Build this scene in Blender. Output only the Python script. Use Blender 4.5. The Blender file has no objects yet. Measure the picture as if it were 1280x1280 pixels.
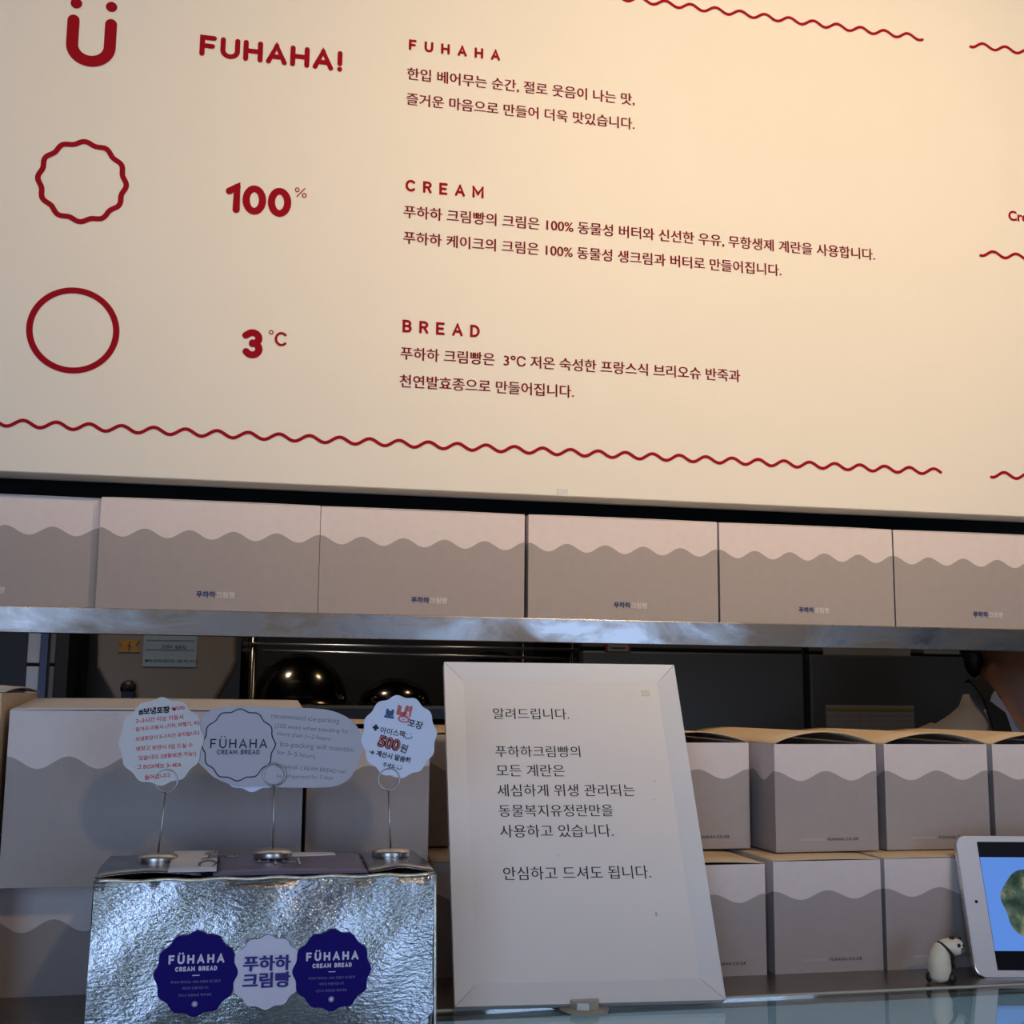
import bpy, bmesh, math, random
from mathutils import Vector, Matrix
random.seed(7)
S = bpy.context.scene
COL = S.collection
PI = math.pi
R = math.radians

# ------------------------------------------------------------------ camera
ZC = 1.5                                   # height of the camera above the floor
FPX = 1553.3
yaw, pit, rol = R(12.43), R(8.41), R(.53)
_f = Vector((math.sin(yaw)*math.cos(pit), math.cos(yaw)*math.cos(pit), math.sin(pit)))
_r = Vector((math.cos(yaw), -math.sin(yaw), 0))
_u = _r.cross(_f)
_r, _u = math.cos(rol)*_r + math.sin(rol)*_u, -math.sin(rol)*_r + math.cos(rol)*_u
cam = bpy.data.objects.new('camera', bpy.data.cameras.new('camera'))
COL.objects.link(cam)
cam.matrix_world = Matrix(((_r.x, _u.x, -_f.x, 0), (_r.y, _u.y, -_f.y, 0), (_r.z, _u.z, -_f.z, ZC), (0, 0, 0, 1)))
cam.data.sensor_width = 36
cam.data.lens = FPX/1280*36
cam.data.clip_start = .02
S.camera = cam

def at(px, py, Y):
    """point of the plane y = Y seen at a pixel of the photograph"""
    d = _f + (px-640)/FPX*_r - (py-640)/FPX*_u
    return Vector((0, 0, ZC)) + d*(Y/d.y)

# ------------------------------------------------------------------ world, lights, exposure
S.view_settings.view_transform = 'Standard'
S.view_settings.look = 'None'
S.view_settings.gamma = 1
S.view_settings.use_curve_mapping = False
S.view_settings.exposure = .15
S.cycles.use_denoising = True
S.cycles.max_bounces = 8
w = bpy.data.worlds.new('daylight'); S.world = w; w.use_nodes = True
bg = w.node_tree.nodes['Background']
bg.inputs[0].default_value = (.42, .62, 1, 1); bg.inputs[1].default_value = 1.6

def area(name, loc, target, sx, sy, power, color):
    d = bpy.data.lights.new(name, 'AREA'); d.shape = 'RECTANGLE'; d.size = sx; d.size_y = sy
    d.energy = power; d.color = color
    o = bpy.data.objects.new(name, d); COL.objects.link(o); o.location = loc
    o.rotation_euler = (Vector(target)-Vector(loc)).to_track_quat('-Z', 'Y').to_euler()
    return o
def spot(name, loc, target, power, color, size=R(80), blend=.6, rad=.04):
    d = bpy.data.lights.new(name, 'SPOT'); d.energy = power; d.color = color
    d.spot_size = size; d.spot_blend = blend; d.shadow_soft_size = rad
    o = bpy.data.objects.new(name, d); COL.objects.link(o); o.location = loc
    o.rotation_euler = (Vector(target)-Vector(loc)).to_track_quat('-Z', 'Y').to_euler()
    return o
WARM = (1, .70, .38)
# daylight through the shop window behind and to the left of the camera
area('window_daylight', (-1.50, -2.5, 1.70), (-.6, 1.2, 1.45), 1.4, 1.7, 21, (.53, .70, 1))
area('window_daylight', (1.55, -2.5, 1.70), (.8, 1.2, 1.45), 1.2, 1.7, 10, (.53, .70, 1))
# warm lamps under the shop ceiling; last one added to warm the lower region
LAMPS = [((.85, .15, 2.65), (.66, 1.4, 2.17), 76), ((-.45, .15, 2.65), (-.22, 1.4, 2.38), 27), ((1.9, .0, 2.65), (1.6, 1.4, 2.0), 12), ((.65, -1.1, 2.65), (.55, 1.1, 1.2), 26)]
for p, t, e in LAMPS:
    spot('ceiling_spot', p, t, e, WARM, R(76), 1.0, .05)
spot('kitchen_fill', (1.0, 1.85, 2.7), (1.1, 2.4, 1.2), 9, (1, .80, .58), R(130), .8, .08)  # added unseen spot, lifts the dark kitchen
spot('kitchen_fill', (-.35, 1.85, 2.5), (-.3, 2.2, 1.3), 15, (.95, .85, .75), R(120), .8, .08)  # second added spot, brightens the kitchen's left side

# ------------------------------------------------------------------ materials
def mat(name, col, rough=.6, metal=0, bump=0, bscale=200, var=0, vscale=6, spec=.5, emit=None, estr=1, trans=0, ior=1.45, aniso=None, col2=None):
    m = bpy.data.materials.new(name); m.use_nodes = True
    nt = m.node_tree; N = nt.nodes; L = nt.links; b = N['Principled BSDF']
    b.inputs['Base Color'].default_value = (*col, 1)
    b.inputs['Roughness'].default_value = rough; b.inputs['Metallic'].default_value = metal
    b.inputs['Specular IOR Level'].default_value = spec
    b.inputs['IOR'].default_value = ior
    if trans: b.inputs['Transmission Weight'].default_value = trans
    if emit:
        b.inputs['Emission Color'].default_value = (*emit, 1); b.inputs['Emission Strength'].default_value = estr
    tc = N.new('ShaderNodeTexCoord'); mp = N.new('ShaderNodeMapping'); L.new(tc.outputs['Object'], mp.inputs[0])
    if aniso: mp.inputs['Scale'].default_value = aniso
    if var:
        n = N.new('ShaderNodeTexNoise'); n.inputs['Scale'].default_value = vscale; n.inputs['Detail'].default_value = 5
        L.new(mp.outputs[0], n.inputs['Vector'])
        mx = N.new('ShaderNodeMix'); mx.data_type = 'RGBA'
        mx.inputs[6].default_value = (*(c*(1-var) for c in col), 1)
        mx.inputs[7].default_value = (*(col2 or [min(1, c*(1+var)) for c in col]), 1)
        L.new(n.outputs['Fac'], mx.inputs[0]); L.new(mx.outputs[2], b.inputs['Base Color'])
    if bump:
        n = N.new('ShaderNodeTexNoise'); n.inputs['Scale'].default_value = bscale; n.inputs['Detail'].default_value = 4
        L.new(mp.outputs[0], n.inputs['Vector'])
        bp = N.new('ShaderNodeBump'); bp.inputs['Strength'].default_value = bump; bp.inputs['Distance'].default_value = .002
        L.new(n.outputs['Fac'], bp.inputs['Height']); L.new(bp.outputs[0], b.inputs['Normal'])
    return m

def carton_mat(name, px, py, zc, amp, depth):
    """printed board: pale band above a scalloped line, greige below (flat print)"""
    m = mat(name, (.5, .5, .5), .62, spec=.35)
    nt = m.node_tree; N = nt.nodes; L = nt.links; b = N['Principled BSDF']
    tc = N.new('ShaderNodeTexCoord'); s = N.new('ShaderNodeSeparateXYZ'); L.new(tc.outputs['Object'], s.inputs[0])
    sn = N.new('ShaderNodeSeparateXYZ'); L.new(tc.outputs['Normal'], sn.inputs[0])
    def M(op, a, b_=None, c=None):
        n = N.new('ShaderNodeMath'); n.operation = op
        for i, v in enumerate((a, b_, c)):
            if v is None: continue
            if isinstance(v, (int, float)): n.inputs[i].default_value = v
            else: L.new(v, n.inputs[i])
        return n.outputs[0]
    side = M('GREATER_THAN', M('ABSOLUTE', sn.outputs[0]), .6)
    cx = M('COSINE', M('MULTIPLY', s.outputs[0], 2*PI/px))
    cy = M('COSINE', M('MULTIPLY', s.outputs[1], 2*PI/py))
    wv = M('ADD', M('MULTIPLY', cx, M('SUBTRACT', 1, side)), M('MULTIPLY', cy, side))
    line = M('ADD', zc, M('MULTIPLY', wv, amp))
    up = M('MULTIPLY', M('SUBTRACT', s.outputs[2], line), 2500)
    up = M('MINIMUM', M('MAXIMUM', up, 0), 1)
    n = N.new('ShaderNodeTexNoise'); n.inputs['Scale'].default_value = 90; n.inputs['Detail'].default_value = 4
    L.new(tc.outputs['Object'], n.inputs['Vector'])
    mx = N.new('ShaderNodeMix'); mx.data_type = 'RGBA'
    mx.inputs[6].default_value = (.365, .325, .315, 1); mx.inputs[7].default_value = (.70, .625, .62, 1)
    L.new(up, mx.inputs[0])
    hs = N.new('ShaderNodeHueSaturation'); L.new(mx.outputs[2], hs.inputs['Color'])
    L.new(M('MULTIPLY_ADD', n.outputs['Fac'], .12, .94), hs.inputs['Value'])
    L.new(hs.outputs[0], b.inputs['Base Color'])
    return m

def foil_mat():
    m = mat('crinkled_foil', (.34, .355, .39), .17, 1)
    nt = m.node_tree; N = nt.nodes; L = nt.links; b = N['Principled BSDF']
    tc = N.new('ShaderNodeTexCoord')
    def noise(sc, det, scale, rgh=.6):
        mp = N.new('ShaderNodeMapping'); mp.inputs['Scale'].default_value = scale; L.new(tc.outputs['Object'], mp.inputs[0])
        n = N.new('ShaderNodeTexNoise'); n.inputs['Scale'].default_value = sc; n.inputs['Detail'].default_value = det; n.inputs['Roughness'].default_value = rgh
        L.new(mp.outputs[0], n.inputs['Vector']); return n.outputs['Fac']
    def bump(h, dist, st, prev=None):
        bp = N.new('ShaderNodeBump'); bp.inputs['Strength'].default_value = st; bp.inputs['Distance'].default_value = dist
        L.new(h, bp.inputs['Height'])
        if prev: L.new(prev, bp.inputs['Normal'])
        return bp.outputs[0]
    n1 = bump(noise(14, 2, (1, 1, .35)), .010, .28)          # broad waves of the padded wall
    n2 = bump(noise(260, 3, (.75, .75, 1.7), .55), .0011, .55, n1)   # pressed crinkle
    n3 = bump(noise(900, 2, (1, 1, 1)), .0003, .4, n2)
    L.new(n3, b.inputs['Normal'])
    return m

def patchy_steel():
    """brushed steel with noise patches that vary in tone and roughness"""
    m = mat('brushed_steel', (.35, .33, .30), .3, 1, bump=.5, bscale=7, aniso=(1, 1, .6))
    nt = m.node_tree; N = nt.nodes; L = nt.links; b = N['Principled BSDF']
    tc = N.new('ShaderNodeTexCoord'); mp = N.new('ShaderNodeMapping'); mp.inputs['Scale'].default_value = (1, 1, 2.2)
    mp.inputs['Rotation'].default_value = (0, .5, 0); L.new(tc.outputs['Object'], mp.inputs[0])
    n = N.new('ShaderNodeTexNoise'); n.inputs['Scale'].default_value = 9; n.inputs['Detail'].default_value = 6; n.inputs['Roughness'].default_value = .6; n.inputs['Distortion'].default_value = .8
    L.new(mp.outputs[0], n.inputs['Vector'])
    cr = N.new('ShaderNodeValToRGB'); L.new(n.outputs['Fac'], cr.inputs[0])  # noise blends dark brown and paler grey patches
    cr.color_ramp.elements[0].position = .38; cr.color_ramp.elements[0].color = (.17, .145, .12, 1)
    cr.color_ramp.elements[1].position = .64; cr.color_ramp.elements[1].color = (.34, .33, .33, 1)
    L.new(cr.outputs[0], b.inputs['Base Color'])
    rr = N.new('ShaderNodeMapRange'); L.new(n.outputs['Fac'], rr.inputs[0]); rr.inputs[1].default_value = .35; rr.inputs[2].default_value = .65; rr.inputs[3].default_value = .42; rr.inputs[4].default_value = .22
    L.new(rr.outputs[0], b.inputs['Roughness'])
    return m

M = {}
M['board'] = mat('cream_board', (.80, .765, .685), .5, var=.02, vscale=14, spec=.2)
M['board_edge'] = mat('board_edge', (.30, .29, .28), .6)
M['red'] = mat('dark_red_vinyl', (.30, .003, .012), .6, spec=.08)
M['red_text'] = mat('brick_red_print', (.20, .012, .012), .7, spec=.08)
M['kraft'] = mat('kraft_board', (.66, .50, .33), .8, var=.06, vscale=120)
M['white_board'] = mat('white_lid_board', (.74, .68, .64), .7, var=.03, vscale=60)
M['dark'] = mat('near_black_panel', (.012, .011, .010), .6)
M['steel'] = patchy_steel()
M['steel_counter'] = mat('dull_counter_steel', (.36, .33, .29), .34, 1, bump=.1, bscale=60, aniso=(.4, 1, 1))
M['lip'] = mat('counter_lip', (.55, .53, .45), .5)
M['navy'] = mat('navy_print', (.018, .035, .15), .6)
M['logo_pale'] = mat('pale_print', (.56, .53, .52), .6)
M['tiny_dark'] = mat('charcoal_print', (.05, .05, .07), .6)
M['paper'] = mat('white_paper', (.86, .82, .80), .7, var=.015, vscale=20)
M['frame'] = mat('white_laminate', (.80, .80, .82), .4)
M['ink'] = mat('black_ink', (.022, .02, .02), .7)
M['foil'] = foil_mat()
M['foil_seam'] = mat('foil_seam', (.75, .70, .60), .3, 1, bump=.5, bscale=300)
M['film'] = mat('lilac_packing_tape', (.17, .16, .27), .25, bump=.2, bscale=120)
M['label_white'] = mat('white_label', (.72, .73, .80), .5)
M['blue_seal'] = mat('deep_blue_sticker', (.012, .006, .16), .6, spec=.1)
M['white_seal'] = mat('lavender_white_sticker', (.62, .63, .80), .5)
M['seal_ink'] = mat('sticker_ink', (.022, .014, .22), .5)
M['seal_text'] = mat('sticker_pale_text', (.62, .60, .78), .5)
M['seal_small'] = mat('sticker_faint_text', (.20, .18, .40), .5)
M['card_grey'] = mat('translucent_card', (.60, .62, .66), .45)
M['card_lilac'] = mat('lilac_card', (.46, .47, .56), .6)
M['card_white'] = mat('blue_white_card', (.66, .76, .98), .5)
M['card_red'] = mat('red_pen', (.62, .04, .03), .6)
M['card_black'] = mat('black_marker', (.012, .012, .02), .6)
M['card_navy'] = mat('card_navy_print', (.012, .014, .07), .6)
M['pencil'] = mat('grey_pencil', (.19, .19, .23), .7)
M['marker_blue'] = mat('blue_marker', (.03, .09, .25), .6)
M['marker_red'] = mat('pink_red_marker', (.60, .14, .14), .6)
M['wire'] = mat('steel_wire', (.45, .45, .45), .3, 1)
M['zinc'] = mat('zinc_base', (.50, .48, .45), .3, 1, bump=.15, bscale=200)
M['ceramic'] = mat('cream_glaze', (.80, .74, .60), .35, var=.05, vscale=80)
M['black_paint'] = mat('black_glaze', (.018, .017, .02), .4)
M['tab_white'] = mat('white_bezel', (.72, .72, .78), .12)
M['tab_rim'] = mat('polished_aluminium', (.75, .75, .77), .25, 1)
M['screen_blue'] = mat('lit_screen_blue', (.01, .01, .01), .15, emit=(.09, .22, .62), estr=1.0)
M['screen_dark'] = mat('screen_dark', (.012, .012, .018), .08)
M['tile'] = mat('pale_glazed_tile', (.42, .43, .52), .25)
M['tile_dark'] = mat('dark_tile', (.13, .12, .12), .4)  # darker tiles of the pier's second column
M['blue_wall'] = mat('dark_blue_grey_panel', (.035, .045, .065), .5)
M['grout'] = mat('grout', (.03, .03, .04), .9)
M['beige'] = mat('beige_enamel', (.23, .18, .13), .4, var=.05, vscale=8)
M['label'] = mat('blue_white_label', (.30, .36, .38), .5)
M['yellow'] = mat('amber_warning', (.42, .20, .02), .5)
M['bowl'] = mat('dark_steel_bowl', (.11, .09, .07), .16, 1)
M['fridge'] = mat('dark_brushed_fridge', (.105, .098, .090), .42, .3, var=.06, vscale=5)
M['jacket'] = mat('greige_jacket', (.40, .33, .29), .85, bump=.3, bscale=160)
M['collar'] = mat('pale_collar', (.34, .32, .36), .85)
M['skin'] = mat('skin', (.36, .15, .075), .55)
M['hair'] = mat('black_hair', (.008, .007, .007), .5)
M['apron'] = mat('black_apron', (.010, .009, .009), .8)
M['wall'] = mat('shop_wall', (.30, .26, .22), .8, var=.04, vscale=3)
M['floor'] = mat('floor_tile', (.20, .18, .16), .5, var=.1, vscale=4)
M['ceiling'] = mat('ceiling_paint', (.30, .26, .22), .9)
M['case'] = mat('showcase_panel', (.34, .36, .38), .5)
M['case_in'] = mat('showcase_inner', (.36, .45, .50), .6)
M['acrylic'] = mat('clear_acrylic', (.88, .82, .68), .12, trans=.55, ior=1.49)
M['tape'] = mat('clear_tape', (.66, .64, .60), .2)
M['lamp_glow'] = mat('lamp_glow', (1, .8, .5), .5, emit=(1, .62, .3), estr=9)
def glass_mat():
    m = bpy.data.materials.new('pale_green_glass'); m.use_nodes = True
    nt = m.node_tree; b = nt.nodes['Principled BSDF']
    b.inputs['Base Color'].default_value = (.84, .93, .92, 1); b.inputs['Roughness'].default_value = .02
    b.inputs['Transmission Weight'].default_value = 1; b.inputs['IOR'].default_value = 1.5
    return m
M['glass'] = glass_mat()

# ------------------------------------------------------------------ builders
def bx(bm, x0, x1, y0, y1, z0, z1):
    vs = [bm.verts.new((x, y, z)) for x in (x0, x1) for y in (y0, y1) for z in (z0, z1)]
    for f in ((0, 1, 3, 2), (4, 6, 7, 5), (0, 4, 5, 1), (2, 3, 7, 6), (0, 2, 6, 4), (1, 5, 7, 3)):
        bm.faces.new([vs[i] for i in f])
def prism(bm, pts, y0, y1):
    """outline pts (x, z), front face at y0, back at y1"""
    a = [bm.verts.new((x, y0, z)) for x, z in pts]; b = [bm.verts.new((x, y1, z)) for x, z in pts]
    n = len(pts)
    bm.faces.new(a); bm.faces.new(b[::-1])
    for i in range(n): bm.faces.new((a[i], b[i], b[(i+1) % n], a[(i+1) % n]))
def tube(bm, path, r, n=10, closed=False):
    path = [Vector(p) for p in path]; m = len(path); rings = []
    rr = r if isinstance(r, (list, tuple)) else [r]*m
    ref = None
    for i, p in enumerate(path):
        if closed: t = path[(i+1) % m]-path[i-1]
        else: t = path[min(i+1, m-1)]-path[max(i-1, 0)]
        t.normalize()
        if ref is None: ref = t.orthogonal().normalized()
        ref = (ref-t*ref.dot(t)).normalized(); q = t.cross(ref)
        rings.append([bm.verts.new(p+(ref*math.cos(2*PI*k/n)+q*math.sin(2*PI*k/n))*rr[i]) for k in range(n)])
    for i in range(m if closed else m-1):
        a, b = rings[i], rings[(i+1) % m]
        for k in range(n): bm.faces.new((a[k], a[(k+1) % n], b[(k+1) % n], b[k]))
    if not closed:
        bm.faces.new(rings[0][::-1]); bm.faces.new(rings[-1])
def lathe(bm, prof, n=40, c=(0, 0, 0)):
    rings = []
    for r, z in prof:
        if r < 1e-6: rings.append([bm.verts.new((c[0], c[1], c[2]+z))])
        else: rings.append([bm.verts.new((c[0]+r*math.cos(2*PI*k/n), c[1]+r*math.sin(2*PI*k/n), c[2]+z)) for k in range(n)])
    for a, b in zip(rings, rings[1:]):
        for k in range(n):
            q = []
            for v in (a[k % len(a)], a[(k+1) % len(a)], b[(k+1) % len(b)], b[k % len(b)]):
                if v not in q: q.append(v)
            if len(q) > 2: bm.faces.new(q)
def loft(bm, rings, n=28):
    """rings: (centre, x radius vector, y radius vector)"""
    R_ = []
    for c, a, b in rings:
        c, a, b = Vector(c), Vector(a), Vector(b)
        R_.append([bm.verts.new(c+a*math.cos(2*PI*k/n)+b*math.sin(2*PI*k/n)) for k in range(n)])
    for a, b in zip(R_, R_[1:]):
        for k in range(n): bm.faces.new((a[k], a[(k+1) % n], b[(k+1) % n], b[k]))
    bm.faces.new(R_[0][::-1]); bm.faces.new(R_[-1])
def ball(bm, c, r, sub=2, sc=(1, 1, 1), rot=None):
    mt = Matrix.Translation(c) @ (rot or Matrix.Identity(4)) @ Matrix.Diagonal((r*sc[0], r*sc[1], r*sc[2], 1))
    bmesh.ops.create_icosphere(bm, subdivisions=sub, radius=1, matrix=mt)
def flat(bm, pts, y=0.0):
    """flat outline facing the viewer side (-y)"""
    bm.faces.new([bm.verts.new((x, y, z)) for x, z in pts])
_eps = [0]
def stroke(bm, lines, wd, y=0.0, caps=10, closed=False):
    """ribbon of constant width along each line, round ends and corners"""
    for ln in lines:
        ln = [Vector(p) for p in ln]; h = wd/2
        ln = [p for i, p in enumerate(ln) if i == 0 or (p-ln[i-1]).length > 1e-7]
        if closed and (ln[0]-ln[-1]).length < 1e-7: ln.pop()
        if len(ln) > 2 and not closed and (ln[0]-ln[-1]).length < 1e-7: ln.pop(); cl = True
        else: cl = closed
        m = len(ln); _eps[0] = (_eps[0]+1) % 6
        yy = y-1e-5*_eps[0]
        L_, R_ = [], []; sharp = []
        for i, p in enumerate(ln):
            if m == 1: break
            a = ln[i-1] if (cl or i > 0) else None; c = ln[(i+1) % m] if (cl or i < m-1) else None
            d1 = (p-a).normalized() if a is not None else None; d2 = (c-p).normalized() if c is not None else None
            if d1 is None: d1 = d2
            if d2 is None: d2 = d1
            t_ = d1+d2
            t_ = t_.normalized() if t_.length > 1e-6 else d1
            n_ = Vector((-t_.y, t_.x)); k = 1/max(.55, n_.dot(Vector((-d1.y, d1.x))))
            if d1.dot(d2) < .8 or (not cl and i in (0, m-1)): sharp.append(p)
            L_.append(bm.verts.new((p.x+n_.x*h*k, yy, p.y+n_.y*h*k))); R_.append(bm.verts.new((p.x-n_.x*h*k, yy, p.y-n_.y*h*k)))
        if m == 1: sharp = [ln[0]]
        for i in range(m if cl else m-1):
            if m < 2: break
            n = (i+1) % m
            bm.faces.new((R_[i], R_[n], L_[n], L_[i]))
        if caps:
            for q, p in enumerate(sharp):
                flat(bm, [(p.x+h*math.cos(2*PI*k/16), p.y+h*math.sin(2*PI*k/16)) for k in range(16)], yy-6e-5-1.1e-5*q)
def obj(name, bm, m, parent=None, smooth=False, loc=None, bev=0, seg=2, fix=True):
    if fix: bmesh.ops.recalc_face_normals(bm, faces=bm.faces)
    me = bpy.data.meshes.new(name); bm.to_mesh(me); bm.free()
    me.materials.append(M[m] if isinstance(m, str) else m)
    if smooth: me.polygons.foreach_set('use_smooth', [True]*len(me.polygons))
    o = bpy.data.objects.new(name, me); COL.objects.link(o)
    if parent is not None: o.parent = parent
    if loc: o.location = loc
    if bev:
        b = o.modifiers.new('b', 'BEVEL'); b.width = bev; b.segments = seg; b.limit_method = 'ANGLE'; b.angle_limit = R(40)
    return o
def BM(): return bmesh.new()
def tag(o, label, cat, group=None):
    o['label'] = label; o['category'] = cat
    if group: o['group'] = group
    return o
def thing(name, label, cat, loc=(0, 0, 0), rot=(0, 0, 0), group=None):
    o = bpy.data.objects.new(name, None); COL.objects.link(o); o.location = loc; o.rotation_euler = rot
    o.empty_display_size = .05
    return tag(o, label, cat, group)
def struct(name, bm, m, parent=None, **k):
    o = obj(name, bm, m, parent, **k)
    if parent is None: o['kind'] = 'structure'
    return o
def arc(cx, cy, rx, ry, a0, a1, n=14):
    return [(cx+rx*math.cos(R(a0+(a1-a0)*i/n)), cy+ry*math.sin(R(a0+(a1-a0)*i/n))) for i in range(n+1)]
def seal(r, lobes=12, amp=.045, n=120, ph=0):
    return [((r*(1+amp*math.cos(lobes*t+ph)))*math.sin(t), (r*(1+amp*math.cos(lobes*t+ph)))*math.cos(t)) for t in (2*PI*i/n for i in range(n))]

# rounded capitals drawn as strokes, one unit high: (advance, [polylines])
G = {
 'F': (.60, [[(0, 0), (0, 1), (.58, 1)], [(0, .5), (.50, .5)]]),
 'U': (.72, [[(0, 1)] + arc(.36, .36, .36, .36, 180, 360) + [(.72, 1)]]),
 'H': (.72, [[(0, 0), (0, 1)], [(.72, 0), (.72, 1)], [(0, .5), (.72, .5)]]),
 'A': (.80, [[(0, 0), (.40, 1), (.80, 0)], [(.15, .32), (.65, .32)]]),
 '!': (.08, [[(.04, 1), (.04, .34)], [(.04, .0), (.04, .02)]]),
 'C': (.80, [arc(.44, .5, .44, .5, 45, 315, 20)]),
 'R': (.66, [[(0, 0), (0, 1), (.36, 1)] + arc(.36, .75, .27, .25, 90, -90, 8) + [(0, .5)], [(.36, .5), (.64, 0)]]),
 'E': (.60, [[(.60, 1), (0, 1), (0, 0), (.60, 0)], [(0, .5), (.52, .5)]]),
 'M': (.94, [[(0, 0), (0, 1), (.47, .30), (.94, 1), (.94, 0)]]),
 'B': (.64, [[(0, .5), (0, 1), (.34, 1)] + arc(.34, .76, .26, .24, 90, -90, 8) + [(0, .52)], [(0, .5), (0, 0), (.36, 0)] + arc(.36, .26, .28, .26, -90, 90, 8)]),
 'D': (.70, [[(0, 0), (0, 1), (.25, 1)] + arc(.25, .5, .45, .5, 90, -90, 14) + [(0, 0)]]),
 '1': (.30, [[(0, .80), (.28, 1), (.28, 0)]]),
 '0': (.62, [arc(.31, .5, .31, .5, 0, 360, 24)]),
 '3': (.56, [[(.02, .86)] + arc(.29, .75, .25, .25, 130, -90, 12), arc(.29, .27, .27, .27, 90, -150, 14)]),
 'K': (.66, [[(0, 0), (0, 1)], [(.60, 1), (0, .42)], [(.2, .58), (.64, 0)]]),
 'O': (.88, [arc(.44, .5, .44, .5, 0, 360, 24)]),
 '.': (.06, [[(.03, 0), (.03, .01)]]), ' ': (.35, []),
}
G['Ü'] = (.72, G['U'][1] + [[(.14, 1.34), (.14, 1.35)], [(.58, 1.34), (.58, 1.35)]])
def rounded(bm, text, x0, z0, width, h, wt, y=0.0, caps=10, wide=1.0):
    """lay the letters between x0 and x0+width; wt = stroke width"""
    adv = [G[c][0]*h*wide for c in text]; gaps = len(text)-1
    gap = (width-sum(adv))/gaps if gaps else 0
    x = x0
    for c, a in zip(text, adv):
        for ln in G[c][1]: stroke(bm, [[(x+px*h*wide, z0+pz*h) for px, pz in ln]], wt, y, caps)
        x += a+gap
_tc = {}
def typed(bm, text, x0, z0, width=None, h=None, y=0.0, fat=0.0, align='l', res=3, twin=0.0, rot=0.0, sy=1.0, space=1.0):
    """printed text from the built-in font; width or h fixes the size; flat faces toward -y"""
    key = (text, fat, res, space)
    if key not in _tc:
        c = bpy.data.curves.new('t', 'FONT'); c.body = text; c.offset = fat; c.resolution_u = res; c.space_character = space
        o = bpy.data.objects.new('t', c)
        me = bpy.data.meshes.new_from_object(o)
        vs = [v.co.copy() for v in me.vertices]; fs = [tuple(p.vertices) for p in me.polygons]
        bpy.data.objects.remove(o); bpy.data.curves.remove(c); bpy.data.meshes.remove(me)
        _tc[key] = (vs, fs)
    vs, fs = _tc[key]
    xa, xb = min(v.x for v in vs), max(v.x for v in vs)
    s = (width/(xb-xa)) if width else h/.73
    off = {'l': -xa, 'c': -(xa+xb)/2, 'r': -xb}[align]
    ca, sa = math.cos(rot), math.sin(rot)
    for d in ((-twin, twin) if twin else (0,)):
        nv = []
        for v in vs:
            px, pz = (v.x+off+d)*s, v.y*s*sy
            nv.append(bm.verts.new((x0+px*ca-pz*sa, y-(2e-5 if d > 0 else 0), z0+px*sa+pz*ca)))
        for f in fs:
            try: bm.faces.new([nv[i] for i in f])
            except ValueError: pass
    return s

# ================================================================== room shell
def plane_box(name, x0, x1, y0, y1, z0, z1, m):
    b = BM(); bx(b, x0, x1, y0, y1, z0, z1); return struct(name, b, m)
RX0, RX1, RY0, RY1, RZ = -2.4, 3.2, -2.6, 2.9, 2.9
plane_box('floor', RX0, RX1, RY0, RY1, -.06, 0, 'floor')
plane_box('ceiling', RX0, RX1, RY0, RY1, RZ, RZ+.06, 'ceiling')
plane_box('wall_left', RX0-.06, RX0, RY0, RY1, 0, RZ, 'wall')
plane_box('wall_right', RX1, RX1+.06, RY0, RY1, 0, RZ, 'wall')
plane_box('wall_back', RX0, RX1, RY1, RY1+.06, 0, RZ, 'blue_wall')
# street side wall behind the camera, with a wide shop window
b = BM()
WINS = ((-2.25, -.75), (.90, 2.20)); wz0, wz1 = .8, 2.6
bx(b, RX0, WINS[0][0], RY0-.06, RY0, 0, RZ); bx(b, WINS[0][1], WINS[1][0], RY0-.06, RY0, 0, RZ); bx(b, WINS[1][1], RX1, RY0-.06, RY0, 0, RZ)
for wx0, wx1 in WINS:
    bx(b, wx0, wx1, RY0-.06, RY0, 0, wz0); bx(b, wx0, wx1, RY0-.06, RY0, wz1, RZ)
struct('wall_front', b, 'wall')
for q, (wx0, wx1) in enumerate(WINS):
    b = BM()
    for i in range(3):
        x = wx0+(wx1-wx0-.05)*i/2
        bx(b, x, x+.05, RY0-.05, RY0+.01, wz0, wz1)
    for z in (wz0, wz1-.05): bx(b, wx0, wx1, RY0-.05, RY0+.01, z, z+.05)
    struct('window_%d' % (q+1), b, 'dark')

# partition above and behind the boxes: dark recess
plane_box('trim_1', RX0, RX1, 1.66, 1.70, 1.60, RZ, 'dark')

# ================================================================== menu board
YB = 1.40
bl = at(640, 617.5, YB)
zb = bl.z
t = thing('menu_board', 'large cream wall board with dark red printed columns and wavy rules above the cake boxes', 'board', (0, YB, zb))
b = BM(); bx(b, -1.3, 2.3, 0, .040, 0, 1.05)
obj('panel', b, 'board', t, bev=.001, seg=1)
b = BM(); bx(b, -1.3, 2.3, .0395, .0435, -.0005, 1.05)
obj('backing', b, 'board_edge', t)
def PB(px, py):
    p = at(px, py, YB); return p.x, p.z-zb
E = -.0006
def wavy(name, xa, xb, z, ph, per=.0340, amp=.0036, wd=.0038):
    b = BM(); n = int((xb-xa)/per*16)
    pts = []
    for i in range(n+1):
        x = xa+(xb-xa)*i/n
        pts.append((x, z+amp*math.cos(2*PI*(x-ph)/per)))
    stroke(b, [pts], wd, E, 8)
    return obj(name, b, 'red', t, fix=False)
per = .024325*YB
z1 = sum(PB(*p)[1] for p in ((845, 6.5), (921, 16.3), (1113, 42.3)))/3
z3 = sum(PB(*p)[1] for p in ((42, 530), (451, 552), (680, 564), (1148, 588.3)))/4
z2 = PB(1226, 316.5)[1]
xe = (PB(1153, 47.5)[0]+PB(1175.5, 593.5)[0])/2
xs = (PB(1212.6, 55)[0]+PB(1239, 596.5)[0])/2
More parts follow.
